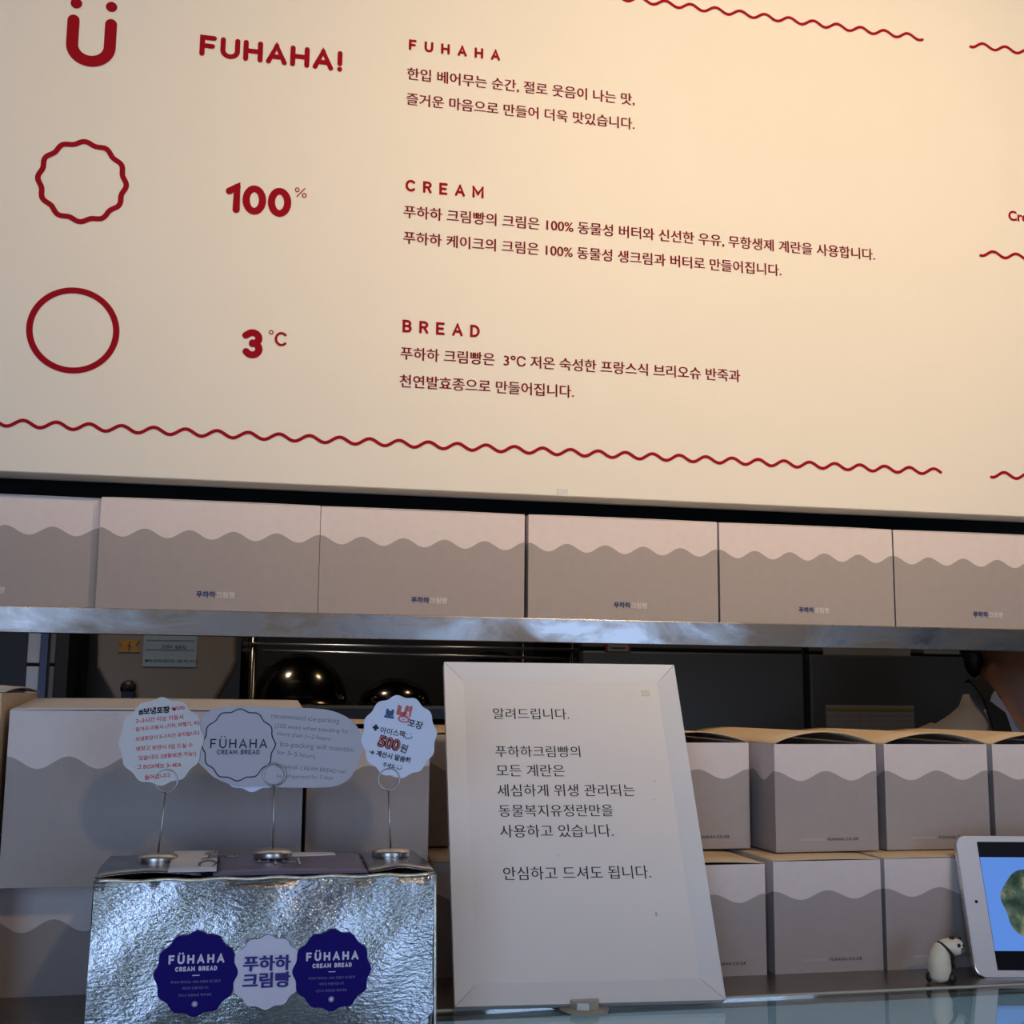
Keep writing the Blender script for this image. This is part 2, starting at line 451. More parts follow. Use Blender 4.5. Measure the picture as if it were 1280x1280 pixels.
wavy('wavy_rule', -1.05, xe, z1, .4567*YB, per)
wavy('wavy_rule', -1.05, xe, z3, .0276*YB, per)
for z in (z1, z2, z3): wavy('wavy_rule', xs, xs+.9, z, xs+per*.56, per)
# symbols column
def ubox(px0, py0, px1, py1):
    a = PB(px0, py0); c = PB(px1, py1); return a, c
cx = PB(103, 227)[0]
b = BM(); r0 = .0342*YB
ringw = PB(103, 227)
stroke(b, [[(ringw[0]+x, ringw[1]+z) for x, z in seal(r0*.955, 12, .035, 140)]], .0060, E, 8, True)
obj('scalloped_ring', b, 'red', t, fix=False)
rc = PB(91.5, 413); b = BM()
stroke(b, [[(rc[0]+r0*.95*math.cos(2*PI*i/90), rc[1]+r0*.95*math.sin(2*PI*i/90)) for i in range(90)]], .0068, E, 8, True)
obj('plain_ring', b, 'red', t, fix=False)
b = BM()
a0 = PB(92, 26); a1 = PB(139, 30); bt = PB(115, 77)
ztop = (a0[1]+a1[1])/2; rx = (a1[0]-a0[0])/2
stroke(b, [[(a0[0], ztop)] + arc((a0[0]+a1[0])/2, bt[1]+rx*.92, rx, rx*.92, 180, 360, 18) + [(a1[0], ztop)]], .0132, E, 16)
for p in ((95.5, 4.5), (139.5, 9)):
    q = PB(*p); stroke(b, [[(q[0], q[1]), (q[0]+.0001, q[1])]], .0126, E, 20)
obj('smiling_letter', b, 'red', t, fix=False)
# middle column
def rline(name, text, p0, p1, hpx, wt, mname='red', wide=1.0):
    a = PB(*p0); c = PB(*p1); z = (a[1]+c[1])/2; b = BM()
    k = YB/FPX*1.02
    rounded(b, text, a[0]+wt/2, z+wt/2, c[0]-a[0]-wt, hpx*k-wt, wt, E, wide=wide)
    return obj(name, b, mname, t, fix=False)
rline('lettering', 'FUHAHA!', (249, 70), (428.5, 90), 28.5, .0059, wide=1.13)
rline('lettering', '100', (281, 267), (363.5, 271), 38.5, .0082, wide=1.10)
rline('lettering', '3', (301, 447.5), (328.5, 448.5), 37, .0080, wide=1.08)
b = BM(); q = PB(376, 241); h = .0055
stroke(b, [[(q[0]-h*.8, q[1]-h), (q[0]+h*.8, q[1]+h)]], .0012, E)
for dx, dz in ((-h*.75, h*.55), (h*.75, -h*.55)):
    stroke(b, [[(q[0]+dx+.0022*math.cos(2*PI*i/16), q[1]+dz+.0024*math.sin(2*PI*i/16)) for i in range(16)]], .0011, E, 6, True)
obj('percent_sign', b, 'red', t, fix=False); b = BM(); q = PB(339, 415.5)
stroke(b, [[(q[0]+.0021*math.cos(2*PI*i/16), q[1]+.0021*math.sin(2*PI*i/16)) for i in range(16)]], .0012, E, 6, True)
q = PB(343.5, 432); rounded(b, 'C', q[0]+.001, q[1]+.001, .011, .0140, .0028, E)
obj('degree_sign', b, 'red', t, fix=False)
# text column
for txt, p0, p1, hp in (('FUHAHA', (511, 62), (625, 77), 15), ('CREAM', (506.5, 239), (604.5, 248.5), 16), ('BREAD', (503, 415.5), (599.5, 422), 16.5)):
    rline('heading', txt, p0, p1, hp, .0030)
for txt, p0, p1 in (('한입 베어무는 순간, 절로 웃음이 나는 맛,', (509, 99.5), (793, 131)), ('즐거운 마음으로 만들어 더욱 맛있습니다.', (508, 132), (793, 160.5)),
                    ('푸하하 크림빵의 크림은 100% 동물성 버터와 신선한 우유, 무항생제 계란을 사용합니다.', (504.5, 272), (1093.5, 325)),
                    ('푸하하 케이크의 크림은 100% 동물성 생크림과 버터로 만들어집니다.', (504, 304), (976.5, 345)),
                    ('푸하하 크림빵은  3℃ 저온 숙성한 프랑스식 브리오슈 반죽과', (500.5, 449), (925, 477)),
                    ('천연발효종으로 만들어집니다.', (499.5, 484), (717, 496.5))):
    a = PB(*p0); c = PB(*p1); b = BM()
    s = typed(b, txt, a[0], (a[1]+c[1])/2+.0008, width=c[0]-a[0], y=E, fat=.002, twin=.016, sy=1.0)
    obj('text_line', b, 'red_text', t, fix=False)
q = PB(1260.5, 275); b = BM(); typed(b, 'Cream', q[0], q[1], h=.0135, y=E, fat=.03)
obj('lettering', b, 'red', t, fix=False)
b = BM(); q = PB(703, 618); bx(b, q[0]-.0062, q[0]+.0062, -.0009, -.0001, .0002, .0085)
obj('clear_tape', b, 'tape', t)

# ================================================================== steel shelf
SZ = ZC+.0634*1.42; SB = ZC+.0436*1.412
t = thing('steel_shelf', 'long brushed steel shelf carrying the upper row of cake boxes', 'shelf', (0, 1.412, SB))
b = BM(); prism(b, [(0, 0), (0, SZ-SB), (.30, SZ-SB), (.30, SZ-SB-.002), (.0025, SZ-SB-.002), (.0025, 0)], -1.25, 2.35)
for v in b.verts: v.co = (v.co.y, v.co.x, v.co.z)
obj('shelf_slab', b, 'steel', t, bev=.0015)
for x in (-1.245, 2.305):
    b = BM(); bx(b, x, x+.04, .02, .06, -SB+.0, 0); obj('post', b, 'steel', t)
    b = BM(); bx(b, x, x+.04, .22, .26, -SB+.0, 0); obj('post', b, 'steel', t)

# ================================================================== cartons
def sheet(bm, x0, x1, y0, y1, zf, nx=16, ny=6, th=.0008):
    """curved sheet with thickness; zf(u, v) gives the height"""
    top, bot = [], []
    for j in range(ny+1):
        for i in range(nx+1):
            u, v = i/nx, j/ny; x = x0+(x1-x0)*u; y = y0+(y1-y0)*v; z = zf(u, v)
            top.append(bm.verts.new((x, y, z))); bot.append(bm.verts.new((x, y, z-th)))
    W = nx+1
    for j in range(ny):
        for i in range(nx):
            a = j*W+i
            bm.faces.new((top[a], top[a+1], top[a+1+W], top[a+W])); bm.faces.new((bot[a], bot[a+W], bot[a+1+W], bot[a+1]))
    for i in range(nx):
        for a, c in ((i, i+1), (ny*W+i+1, ny*W+i)): bm.faces.new((top[a], bot[a], bot[c], top[c]))
    for j in range(ny):
        for a, c in (((j+1)*W, j*W), (j*W+nx, (j+1)*W+nx)): bm.faces.new((top[a], bot[a], bot[c], top[c]))
_cm = {}
def carton(name, label, group, x0, x1, yf, z0, z1, depth, style, arch=.001, lid='kraft', rz=0, waves=(5, 2), frac=.69, amp=.04, back_up=.0, open_front=0):
    """origin at the front left bottom corner; style 'long' (logo) or 'end' (web address)"""
    w, h = x1-x0, z1-z0
    t = thing(name, label, 'box', (x0, yf, z0), (0, 0, rz), group)
    key = (round(w/waves[0], 4), round(depth/waves[1], 4), round(h, 4), frac, amp)
    if key not in _cm: _cm[key] = carton_mat('scalloped_carton_print', w/waves[0], depth/waves[1], h*frac, h*amp, depth)
    b = BM(); T = .0012
    # open-topped tray: outer skin and inner skin
    o_ = [(0, 0), (w, 0), (w, depth), (0, depth)]; i_ = [(T, T), (w-T, T), (w-T, depth-T), (T, depth-T)]
    vo0 = [b.verts.new((x, y, 0)) for x, y in o_]; vo1 = [b.verts.new((x, y, h)) for x, y in o_]
    vi0 = [b.verts.new((x, y, T)) for x, y in i_]; vi1 = [b.verts.new((x, y, h)) for x, y in i_]
    b.faces.new(vo0[::-1]); b.faces.new(vi0)
    for k in range(4):
        n = (k+1) % 4
        b.faces.new((vo0[k], vo0[n], vo1[n], vo1[k])); b.faces.new((vi0[k], vi1[k], vi1[n], vi0[n])); b.faces.new((vo1[k], vo1[n], vi1[n], vi1[k]))
    obj('carton_body', b, _cm[key], t)
    b = BM()
    lift = back_up
    sheet(b, .0004, w-.0004, open_front, depth, lambda u, v: h+.0009+arch*math.sin(PI*u)**.8*(1-.25*v)+lift*v)
    obj('lid', b, lid, t, smooth=True)
    b = BM()
    if style == 'long':
        lw = w*.088; typed(b, '푸하하', w*.53-lw, h*.125, width=lw, y=-.0004, fat=.035)
        obj('logo', b, 'navy', t, fix=False)
        b = BM(); typed(b, '크림빵', w*.532, h*.125, width=lw*.98, y=-.0004, fat=.035)
        obj('pale_logo', b, 'logo_pale', t, fix=False)
    else:
        typed(b, 'FUHAHA.CO.KR', w*.50, h*.10, width=w*.30, y=-.0004, fat=.02, space=1.25)
        obj('web_address', b, 'tiny_dark', t, fix=False)
        b = BM(); pts = [(w*.24+w*.23*i/56, h*.113+h*.010*math.cos(2*PI*i/7)) for i in range(57)]
        stroke(b, [pts], .0005, -.0004, 0)
        obj('wavy_print', b, 'logo_pale', t, fix=False)
    return t
# row on the steel shelf (yf is nearly the shelf front)
YS = 1.421
row = [(-150, 122, 757, 620, 'leftmost carton on the steel shelf, cut off by the picture edge', 1.433),
       (122.5, 398.5, 758, 621, 'carton on the steel shelf, second from the left, standing slightly forward', 1.421),
       (399.5, 655.5, 767, 630, 'carton on the steel shelf, third from the left, a dark gap to its right', 1.423),
       (660.5, 897, 770, 642, 'carton on the steel shelf just right of the dark gap, fourth from the left', 1.421),
       (899.5, 1116, 775, 652, 'carton on the steel shelf, fifth from the left, second from the right', 1.423),
       (1117.5, 1330, 780, 662, 'carton at the right end of the steel shelf, cut off by the picture edge', 1.425)]
for a, c, yb_, yt_, lab, yf in row:
    xa = at(a, 700, yf).x; xb = at(c, 710, yf).x
    z1_ = at((a+c)/2, (yt_+ (yt_ if a < 0 else yt_))/2+5, yf).z
    if a < 0: xa = xb-.247
    if c > 1300: xb = xa+.245
    carton('cake_box', 'scalloped '+lab, 'cake boxes on the steel shelf', xa, xb, yf, SZ+.0002, SZ+.1222, .115, 'long', arch=.0006, lid='white_board')

CZ = ZC-.251                                # counter height
# left stack
ZM = ZC-.156
xa = at(5, 1000, 1.09).x; xb = at(378, 1000, 1.09).x
carton('large_cake_box', 'large pale scalloped carton on top of the left stack, behind the hand-lettered cards', None, xa, xb, 1.09, ZM, ZC-.0155, .13, 'long', arch=.0008, lid='white_board', frac=.70, amp=.035, back_up=.0085)
carton('cake_box', 'low carton at the bottom left of the counter, under the large scalloped carton', None, xa-.012, xb-.002, 1.14, CZ, ZM-.0012, .14, 'plain' if 0 else 'long', arch=.0002, frac=.60, amp=.055)
xc = at(383, 1000, 1.12).x; xd = at(536, 1000, 1.12).x
carton('large_cake_box', 'tall carton with web address just right of the large left carton, behind the silver box', None, xc, xd, 1.12, ZC-.156, at(450, 905, 1.12).z-.004, .24, 'end', arch=.004, lid='kraft', waves=(2, 5), frac=.70, amp=.042)
carton('cake_box', 'lower carton hidden mostly by the silver box, under the tall web address carton', None, xc, xd, 1.125, CZ, ZC-.1572, .24, 'end', arch=.0002, lid='kraft', waves=(2, 5))
# far left kraft-sided box
pt = at(7, 880, 1.09)
t = thing('kraft_box', 'pale box with bare kraft side at the far left edge, left of the large carton', 'box', (pt.x-.1625, 1.085, CZ))
hh = at(7, 866, 1.09).z-CZ
b = BM(); bx(b, 0, .158, 0, .001, 0, hh); obj('front_panel', b, 'white_board', t)
b = BM(); bx(b, .158, .160, 0.0, .19, 0, hh); bx(b, 0, .002, .001, .19, 0, hh); bx(b, .002, .158, .188, .19, 0, hh); bx(b, .002, .158, .001, .188, 0, .002)
obj('kraft_side', b, 'kraft', t)
b = BM(); sheet(b, 0, .162, 0, .19, lambda u, v: hh+.0012+.004*math.sin(PI*min(1, u*1.0))+.004*math.sin(PI*v), 14, 10)
obj('lid', b, 'white_board', t, smooth=True)

# right stacks: upper row then lower row
up = [(533, 655, 1.245, 'upper carton partly hidden behind the left edge of the framed notice', .003),
      (658, 772, 1.245, 'upper carton hidden behind the middle of the framed notice', .008),
      (806, 937, 1.187, 'upper carton standing back at the right edge of the framed notice', .010),
      (969, 1098, 1.150, 'upper carton right of the framed notice with its left side showing', .0115),
      (1107, 1236, 1.152, 'upper carton with arched lid above the panda figurine', .0105),
      (1243, 1370, 1.150, 'upper carton above the tablet, cut off at the right picture edge', .0105)]
ZU = ZC-.1475
for a, c, yf, lab, ar in up:
    xa = at(a, 1000, yf).x; xb = at(c, 1000, yf).x
    zt = ZU+.1030 if yf < 1.2 else ZU+.1085
    carton('cake_box', lab, 'cake boxes stacked on the counter', xa, xb, yf, ZU, zt, .25, 'end', arch=ar, waves=(2, 5), rz=(R(1.2) if a == 969 else 0), frac=.70, amp=.045, back_up=.001)
lo = [(540, 672, 1.150, 'lower carton beside the left edge of the framed notice', .002),
      (676, 800, 1.150, 'lower carton hidden behind the middle of the framed notice', .002),
      (826, 957.5, 1.110, 'lower carton at the right edge of the framed notice', .0035),
      (968, 1103, 1.110, 'lower carton left of the panda figurine', .0015),
      (1108, 1243, 1.108, 'lower carton directly behind the panda figurine and tablet edge', .0008),
      (1252, 1385, 1.170, 'lower carton hidden behind the tablet', .0008)]
for a, c, yf, lab, ar in lo:
    xa = at(a, 1160, yf).x; xb = at(c, 1160, yf).x
    carton('cake_box', 'cream and greige '+lab, 'cake boxes stacked on the counter', xa, xb, yf, CZ, ZU-.0017-ar*.9, .27, 'end', arch=ar*.6, waves=(2, 5), frac=.69, amp=.04)

# ================================================================== counter and showcase
GZ = ZC-.2525
t = thing('counter', 'brown brushed steel counter ledge behind the glass showcase top', 'counter', (0, 1.039, 0))
b = BM(); bx(b, -1.2, 2.3, 0, .47, CZ-.03, CZ); obj('worktop', b, 'steel_counter', t, bev=.0006, seg=1)
b = BM(); bx(b, -1.2, 2.3, -.0009, .0005, CZ-.010, CZ-.0002); obj('front_lip', b, 'lip', t)
b = BM(); bx(b, -1.19, 2.29, .02, .45, 0, CZ-.03); obj('cabinet', b, 'case', t)
t = thing('showcase', 'glass-topped display case in front of the steel counter', 'showcase', (0, .40, 0))
b = BM(); bx(b, -1.3, 2.4, 0, .6365, GZ-.008, GZ); obj('glass_top', b, 'glass', t)
b = BM(); bx(b, -1.29, 2.39, .01, .63, GZ-.26, GZ-.25); obj('inner_shelf', b, 'case_in', t)
b = BM(); bx(b, -1.29, 2.39, .615, .63, GZ-.25, GZ-.0085); obj('back_panel', b, 'case_in', t)
b = BM(); bx(b, -1.3, 2.4, .0, .63, 0, GZ-.26); obj('base', b, 'case', t)
for x in (-1.3, 2.385):
    b = BM(); bx(b, x, x+.015, 0, .63, GZ-.26, GZ-.0085); obj('end_panel', b, 'case', t)
b = BM(); bx(b, -1.285, 2.385, 0, .006, GZ-.26, GZ-.0085); obj('front_glass', b, 'glass', t)
b = BM(); bx(b, -1.2, 2.3, .012, .027, GZ-.022, GZ-.0085); obj('fill_strip_housing', b, 'dark', t)  # added housing that goes with the fill strip
area('showcase_fill_strip', (.55, .435, GZ-.02), (.55, .95, GZ-.09), 3.2, .02, 3.0, (.72, .88, 1))  # added light, unseen, brightens the case under the glass

# ================================================================== framed notice
t = thing('framed_notice', 'white framed printed notice leaning back against the cartons on the glass', 'sign', (.1838, 1.0320, GZ+.0032), (R(-27.86), 0, R(-4.13)))
FW, FH, FB, FT = .2252, .3150, .0183, .007
b = BM(); bx(b, .0005, FW-.0005, 0, FT, .0005, FH-.0005); obj('backing', b, 'frame', t)
outer = [(0, 0), (FW, 0), (FW, FH), (0, FH)]; inner = [(FB, FB*1.02), (FW-FB, FB*1.02), (FW-FB, FH-FB), (FB, FH-FB)]
for k in range(4):
    n = (k+1) % 4; b = BM(); g = .00025
    o1, o2, i1, i2 = map(Vector, (outer[k], outer[n], inner[k], inner[n]))
    d = (o2-o1).normalized()*g
    ps = [(o1+d), (o2-d), (i2-d), (i1+d)]
    fr = [b.verts.new((p.x, -.0045 if j in (0, 1) else -.0008, p.y)) for j, p in enumerate(ps)]
    bk = [b.verts.new((p.x, FT-.001, p.y)) for p in ps]
    b.faces.new(fr); b.faces.new(bk[::-1])
    for j in range(4): b.faces.new((fr[j], bk[j], bk[(j+1) % 4], fr[(j+1) % 4]))
    obj('frame_rail', b, 'frame', t)
b = BM(); bx(b, FB-.001, FW-FB+.001, -.0006, 0, FB-.001, FH-FB+.001); obj('paper', b, 'paper', t)
# convert a pixel to notice coordinates
bpy.context.view_layer.update()
NM = t.matrix_world.inverted()
def PN(px, py):
    o = NM @ Vector((0, 0, ZC)); d = (NM @ at(px, py, 1)) - o
    p = o + d*(-o.y/d.y); return p.x, p.z
for txt, p0, p1 in (('알려드립니다.', (616.5, 898.5), (711.5, 900.5)), ('푸하하크림빵의', (619.5, 946.5), (725.5, 947)), ('모든 계란은', (621, 970.5), (706, 971.5)),
                    ('세심하게 위생 관리되는', (622, 995), (794, 996.5)), ('동물복지유정란만을', (624, 1021), (766.5, 1021)), ('사용하고 있습니다.', (625.5, 1046.5), (767, 1047)),
                    ('안심하고 드셔도 됩니다.', (629.5, 1100.5), (814, 1098.5))):
    a = PN(*p0); c = PN(*p1); b = BM()
    typed(b, txt, a[0], (a[1]+c[1])/2+.0008, width=c[0]-a[0], y=-.0009, fat=-.006, twin=.010)
    obj('text_line', b, 'ink', t, fix=False)
for p, r in (((820, 1143), .0012), ((818, 977), .0007), ((818, 1000), .0006), ((698, 1070), .0006)):
    b = BM(); q = PN(*p); flat(b, [(q[0]+r*math.cos(k), q[1]+2*r*math.sin(k)) for k in range(6)], -.0008)
    obj('speck', b, 'logo_pale', t, fix=False)
q = PN(807, 867); b = BM(); bx(b, q[0]-.004, q[0]+.004, -.0012, -.0007, q[1]-.003, q[1]+.003)
o = obj('tape_scrap', b, 'tape', t)
# clear stopper in front of the notice
q = at(731, 1264, 1.022)
t = thing('acrylic_stopper', 'small clear faceted plastic stopper in front of the framed notice', 'stopper', (q.x, 1.022, GZ))
b = BM(); lathe(b, [(0, 0), (.021, 0), (.0215, .0012), (.013, .0022), (.0125, .0075), (.0115, .0085), (0, .0085)], 8)
obj('stopper_body', b, 'acrylic', t)

# ================================================================== silver insulated box
YF = .93
t = thing('silver_cool_box', 'silver foil insulated box with three round stickers on the glass top', 'cooler box', (0, YF, GZ))
zt = ZC-.1300-GZ
xl, xr = at(118, 1100, YF).x, at(543, 1094, YF).x
xlb, xrb = at(105, 1280, YF).x, at(543.5, 1280, YF).x
D = .125
b = BM()
NX, NZ, ND = 40, 16, 14
def bump2(u, v): return .0055*math.sin(PI*u)*math.sin(PI*v)+.0008*math.sin(9*u+5*v)+.0005*math.sin(23*u-11*v)
prof = []
def wall(b, f, nu, nv):
    g = [[b.verts.new(f(i/nu, j/nv)) for i in range(nu+1)] for j in range(nv+1)]
    for j in range(nv):
        for i in range(nu): b.faces.new((g[j][i], g[j][i+1], g[j+1][i+1], g[j+1][i]))
def side_x(v, s): return (xlb+(xl-xlb)*v) if s < 0 else (xrb+(xr-xrb)*v)
def topz(u, w_): return zt+.0045*math.sin(PI*min(1, max(0, w_)))*(.55+.6*math.sin(PI*u))+.0007*math.sin(13*u+7*w_)*math.sin(PI*w_)
wall(b, lambda u, v: (side_x(v, -1)+(side_x(v, 1)-side_x(v, -1))*u, -bump2(u, v), v*zt), NX, NZ)
wall(b, lambda u, v: (side_x(v, 1)+(side_x(v, -1)-side_x(v, 1))*u, D+bump2(u, v), v*zt), NX, NZ)
wall(b, lambda u, v: (side_x(v, -1)-bump2(u, v)*.6, D*(1-u), v*zt), ND, NZ)
wall(b, lambda u, v: (side_x(v, 1)+bump2(u, v)*.6, D*u, v*zt), ND, NZ)
wall(b, lambda u, v: (xl+(xr-xl)*u, D*v, topz(u, v)), NX, ND)
wall(b, lambda u, v: (xlb+(xrb-xlb)*u, D*(1-v), 0), 2, 2)
bmesh.ops.remove_doubles(b, verts=b.verts, dist=.0003)
o = obj('foil_body', b, 'foil', t, smooth=True)
b = BM()
tube(b, [(xl+(xr-xl)*i/30, -.0006, zt+.0006*math.sin(i*1.3)) for i in range(31)], .0013, 6)
tube(b, [(xr+.0003, -.0008, zt*k/12) if k == 12 else (side_x(k/12, 1)+.0003, -.0008, zt*k/12) for k in range(13)], .0011, 6)
obj('front_seam', b, 'foil_seam', t, smooth=True)
# folded foil flaps on the top corners
for s, (ua, ub) in enumerate(((.0, .30), (.80, 1.0))):
    b = BM()
    def zf(u, v, ua=ua, ub=ub, s=s):
        U = ua+(ub-ua)*u
        return topz(U, v*.9+.02)+.0022+.003*(1-v)*(math.sin(PI*u) if s == 0 else math.sin(PI*u)**2)
    sheet(b, xl+(xr-xl)*ua, xl+(xr-xl)*ub, .002, D*.93, zf, 12, 8, .0006)
    obj('foil_flap', b, 'foil', t, smooth=True)
def toppatch(name, u0, u1, v0, v1, m, lift=.0012):
    b = BM()
    sheet(b, xl+(xr-xl)*u0, xl+(xr-xl)*u1, D*v0, D*v1, lambda u, v: topz(u0+(u1-u0)*u, v0+(v1-v0)*v)+lift, 16, 8, .0004)
    return obj(name, b, m, t, smooth=True)
toppatch('lilac_tape', .335, .80, .03, .97, 'film', .0015)
toppatch('white_label', .205, .345, .02, .97, 'label_white', .0050)
toppatch('white_flower_print', .56, .72, .55, .9, 'label_white', .0019)
b = BM()
def textpatch(b, text, u, v, h, rot, lift):
    n0 = len(b.verts)
    typed(b, text, 0, 0, h=h, fat=0, rot=rot)
    b.verts.ensure_lookup_table()
    for vv in b.verts[n0:]:
        x = xl+(xr-xl)*u+vv.co.x; y = D*v+vv.co.z*1.6
        vv.co = (x, y, topz((x-xl)/(xr-xl), y/D)+lift)
textpatch(b, 'CHAC', .325, .80, .014, R(-100), .0056)
obj('label_lettering', b, 'pencil', t, fix=True)
b = BM(); textpatch(b, '미니', .47, .25, .014, 0, .0021); textpatch(b, '밀', .37, .5, .009, 0, .0021)
obj('tape_lettering', b, 'card_lilac', t, fix=True)
# round stickers on the front
def PF(px, py, off=0):
    p = at(px, py, YF-.0078); return p.x, p.z-GZ
def front_y(x): return -.0052
stick = [((245, 1217.5), 47.5, 'blue_seal', -4), ((333.5, 1215.5), 42, 'white_seal', 2), ((415, 1213), 46.5, 'blue_seal', -3)]
for i, (c, rpx, m, tilt) in enumerate(stick):
    q = PF(*c); r = rpx/FPX*YF*.965
    s_ = obj('sticker', (lambda b: (prism(b, [(q[0]+x, q[1]+z) for x, z in seal(r, 12, .035, 96)], -.0072-.0005*(i != 1), -.0035), b)[1])(BM()), m, t)
    s_['label'] = ['deep blue scalloped sticker, left one', 'pale lavender scalloped sticker in the middle', 'deep blue scalloped sticker, right one'][i]
    yy = -.0082
    if m == 'blue_seal':
        b = BM(); rounded(b, 'FÜHAHA', q[0]-r*.66, q[1]+r*.28, r*1.32, r*.17, r*.05, yy, 8)
        rounded(b, 'CREAM BREAD', q[0]-r*.5, q[1]+r*.09, r*1.0, r*.085, r*.028, yy, 6, wide=.85)
        flat(b, [(q[0]-r*.09, q[1]-r*.04), (q[0]+r*.09, q[1]-r*.04), (q[0]+r*.09, q[1]-r*.02), (q[0]-r*.09, q[1]-r*.02)], yy)
        for k in range(6):
            a = PI*k/6
            if k % 2 == 0:
                pass
            stroke(b, [[(q[0]-r*.075*math.cos(a), q[1]-r*.72-r*.075*math.sin(a)), (q[0]+r*.075*math.cos(a), q[1]-r*.72+r*.075*math.sin(a))]], r*.013, yy, 0)
        obj('sticker_lettering', b, 'seal_text', s_, fix=False)
        b = BM()
        typed(b, '푸하하 케이크는 100% 동물성 생크림과', q[0], q[1]-r*.21, width=r*1.22, y=yy, align='c')
        typed(b, '버터로 만들어집니다', q[0], q[1]-r*.36, width=r*.64, y=yy, align='c')
        typed(b, '반드시 냉장보관 해주세요', q[0], q[1]-r*.53, width=r*.80, y=yy, align='c')
        obj('small_print', b, 'seal_small', s_, fix=False)
    else:
        b = BM(); typed(b, '푸하하', q[0], q[1]+r*.09, width=r*1.34, y=yy, fat=.022, twin=.018, align='c', sy=.92)
        typed(b, '크림빵', q[0], q[1]-r*.38, width=r*1.34, y=yy, fat=.022, twin=.018, align='c', sy=.92)
        obj('sticker_lettering', b, 'seal_ink', s_, fix=False)

# ================================================================== card holders and cards
YH = .985
def holder(pbase, pring, label, yh=YH):
    q = at(*pbase, yh); c = at(*pring, yh)
    u = (q.x-xl)/(xr-xl); v = (yh-YF)/D
    zb_ = GZ+topz(u, v)+.0024
    t = thing('card_holder', label, 'card holder', (q.x, yh, zb_), (0, 0, 0), 'wire card holders on the silver box')
    b = BM(); lathe(b, [(0, 0), (.0135, 0), (.0145, .0008), (.0145, .0042), (.0125, .0058), (.003, .0068), (0, .0068)], 32)
    obj('round_base', b, 'zinc', t, smooth=True, bev=.0003)
    dx, dz = c.x-q.x, c.z-zb_; rr = .0082
    b = BM(); tube(b, [(0, 0, .006), (dx*.5, 0, (dz-rr+.006)*.5), (dx, 0, dz-rr)], .00075, 8)
    obj('rod', b, 'wire', t, smooth=True)
    b = BM()
    pts = [(dx+rr*math.sin(a), -.0011+.0022*i/60, dz-rr*math.cos(a)) for i, a in ((i, 2*PI*1.75*i/60) for i in range(61))]
    tube(b, pts, .00075, 8)
    obj('wire_ring', b, 'wire', t, smooth=True)
    return t
h1 = holder((197, 1082), (208, 976), 'left wire card holder gripping the red hand-lettered card')
h2 = holder((341, 1070), (343, 968), 'middle wire card holder gripping the lilac printed card')
h3 = holder((488, 1076), (486, 974), 'right wire card holder gripping the pale blue price card')
YC = YH
def PC(px, py): 
    p = at(px, py, YC); return p.x, p.z
def card(name, label, outline, m, y=0.0, th=.0003):
    c = outline[0]
    xs_ = [p[0] for p in outline]; zs = [p[1] for p in outline]
    ox, oz = sum(xs_)/len(xs_), min(zs)
    t = thing(name, label, 'card', (ox, YC+y, oz))
    b = BM(); prism(b, [(x-ox, z-oz) for x, z in outline], -th, th)
    obj('card_sheet', b, m, t)
    return t, ox, oz
def hand(b, text, p0, p1, ox, oz, y=-.0006, fat=.012):
    a = PC(*p0); c = PC(*p1)
    rot = math.atan2(c[1]-a[1], c[0]-a[0])
    typed(b, text, a[0]-ox, a[1]-oz, width=math.hypot(c[0]-a[0], c[1]-a[1]), y=y, fat=fat, rot=rot)
# left card
q = PC(202, 926.5); r = 51/FPX*YC
t, ox, oz = card('scalloped_card', 'grey scalloped card with red handwriting at the left of the silver box', [(q[0]+x*.95, q[1]+z*1.0) for x, z in seal(r*.985, 12, .03, 96, .5)], 'card_grey', -.0005)
b = BM(); hand(b, '#보냉포장', (173.5, 893), (212.5, 890), ox, oz, fat=.05); obj('black_heading', b, 'card_black', t, fix=False)
b = BM()
for txt, p0, p1 in (('₩500', (215, 888.5), (231, 886.5)), ('· 2~3시간 이상 이동시', (166.5, 904), (229, 898.5)), ('· 장거리 이동시 (기차, 비행기, 차)', (166.5, 914.5), (249.5, 905.5)),
                    ('· 보냉포장시 5~7시간 유지됩니다', (166.5, 926.5), (249.5, 918)), ('· 냉장고 보관시 3일 드실 수', (166.5, 938.5), (241, 933.5)),
                    ('있습니다. (냉동보관 가능!)', (173.5, 950), (245, 944)), ('· 그 BOX에는 3~4EA', (167.5, 961.5), (227, 958)), ('들어갑니다', (181, 974.5), (213, 971))):
    hand(b, txt, p0, p1, ox, oz)
obj('red_handwriting', b, 'card_red', t, fix=False)
# middle card: rounded blob outline with a pale card peeking out below
out = []
for px, py in ((281, 884), (300, 882.8), (350, 884.5), (400, 886), (425, 892), (441, 902), (450, 915), (453, 935), (447, 955), (438, 972), (424, 981), (405, 984.5), (360, 984.5), (320, 983), (298, 984), (284, 979), (268, 972), (256, 961), (247, 951), (245, 935), (244, 915), (251, 899), (264, 888)):
    out.append(PC(px, py))
def smooth_poly(p, k=5):
    n = len(p); o = []
    for i in range(n):
        p0, p1, p2, p3 = (Vector(p[(i+j-1) % n]) for j in range(4))
        for s in range(k):
            tt = s/k
            v = .5*((2*p1)+(-p0+p2)*tt+(2*p0-5*p1+4*p2-p3)*tt*tt+(-p0+3*p1-3*p2+p3)*tt**3)
            o.append((v.x, v.y))
    return o
t, ox, oz = card('lilac_card', 'wide lilac card with round printed emblem and faint pencil notes', smooth_poly(out[::-1]), 'card_lilac', .0012)
b = BM(); e = PC(298.5, 931); r = 44.2/FPX*YC
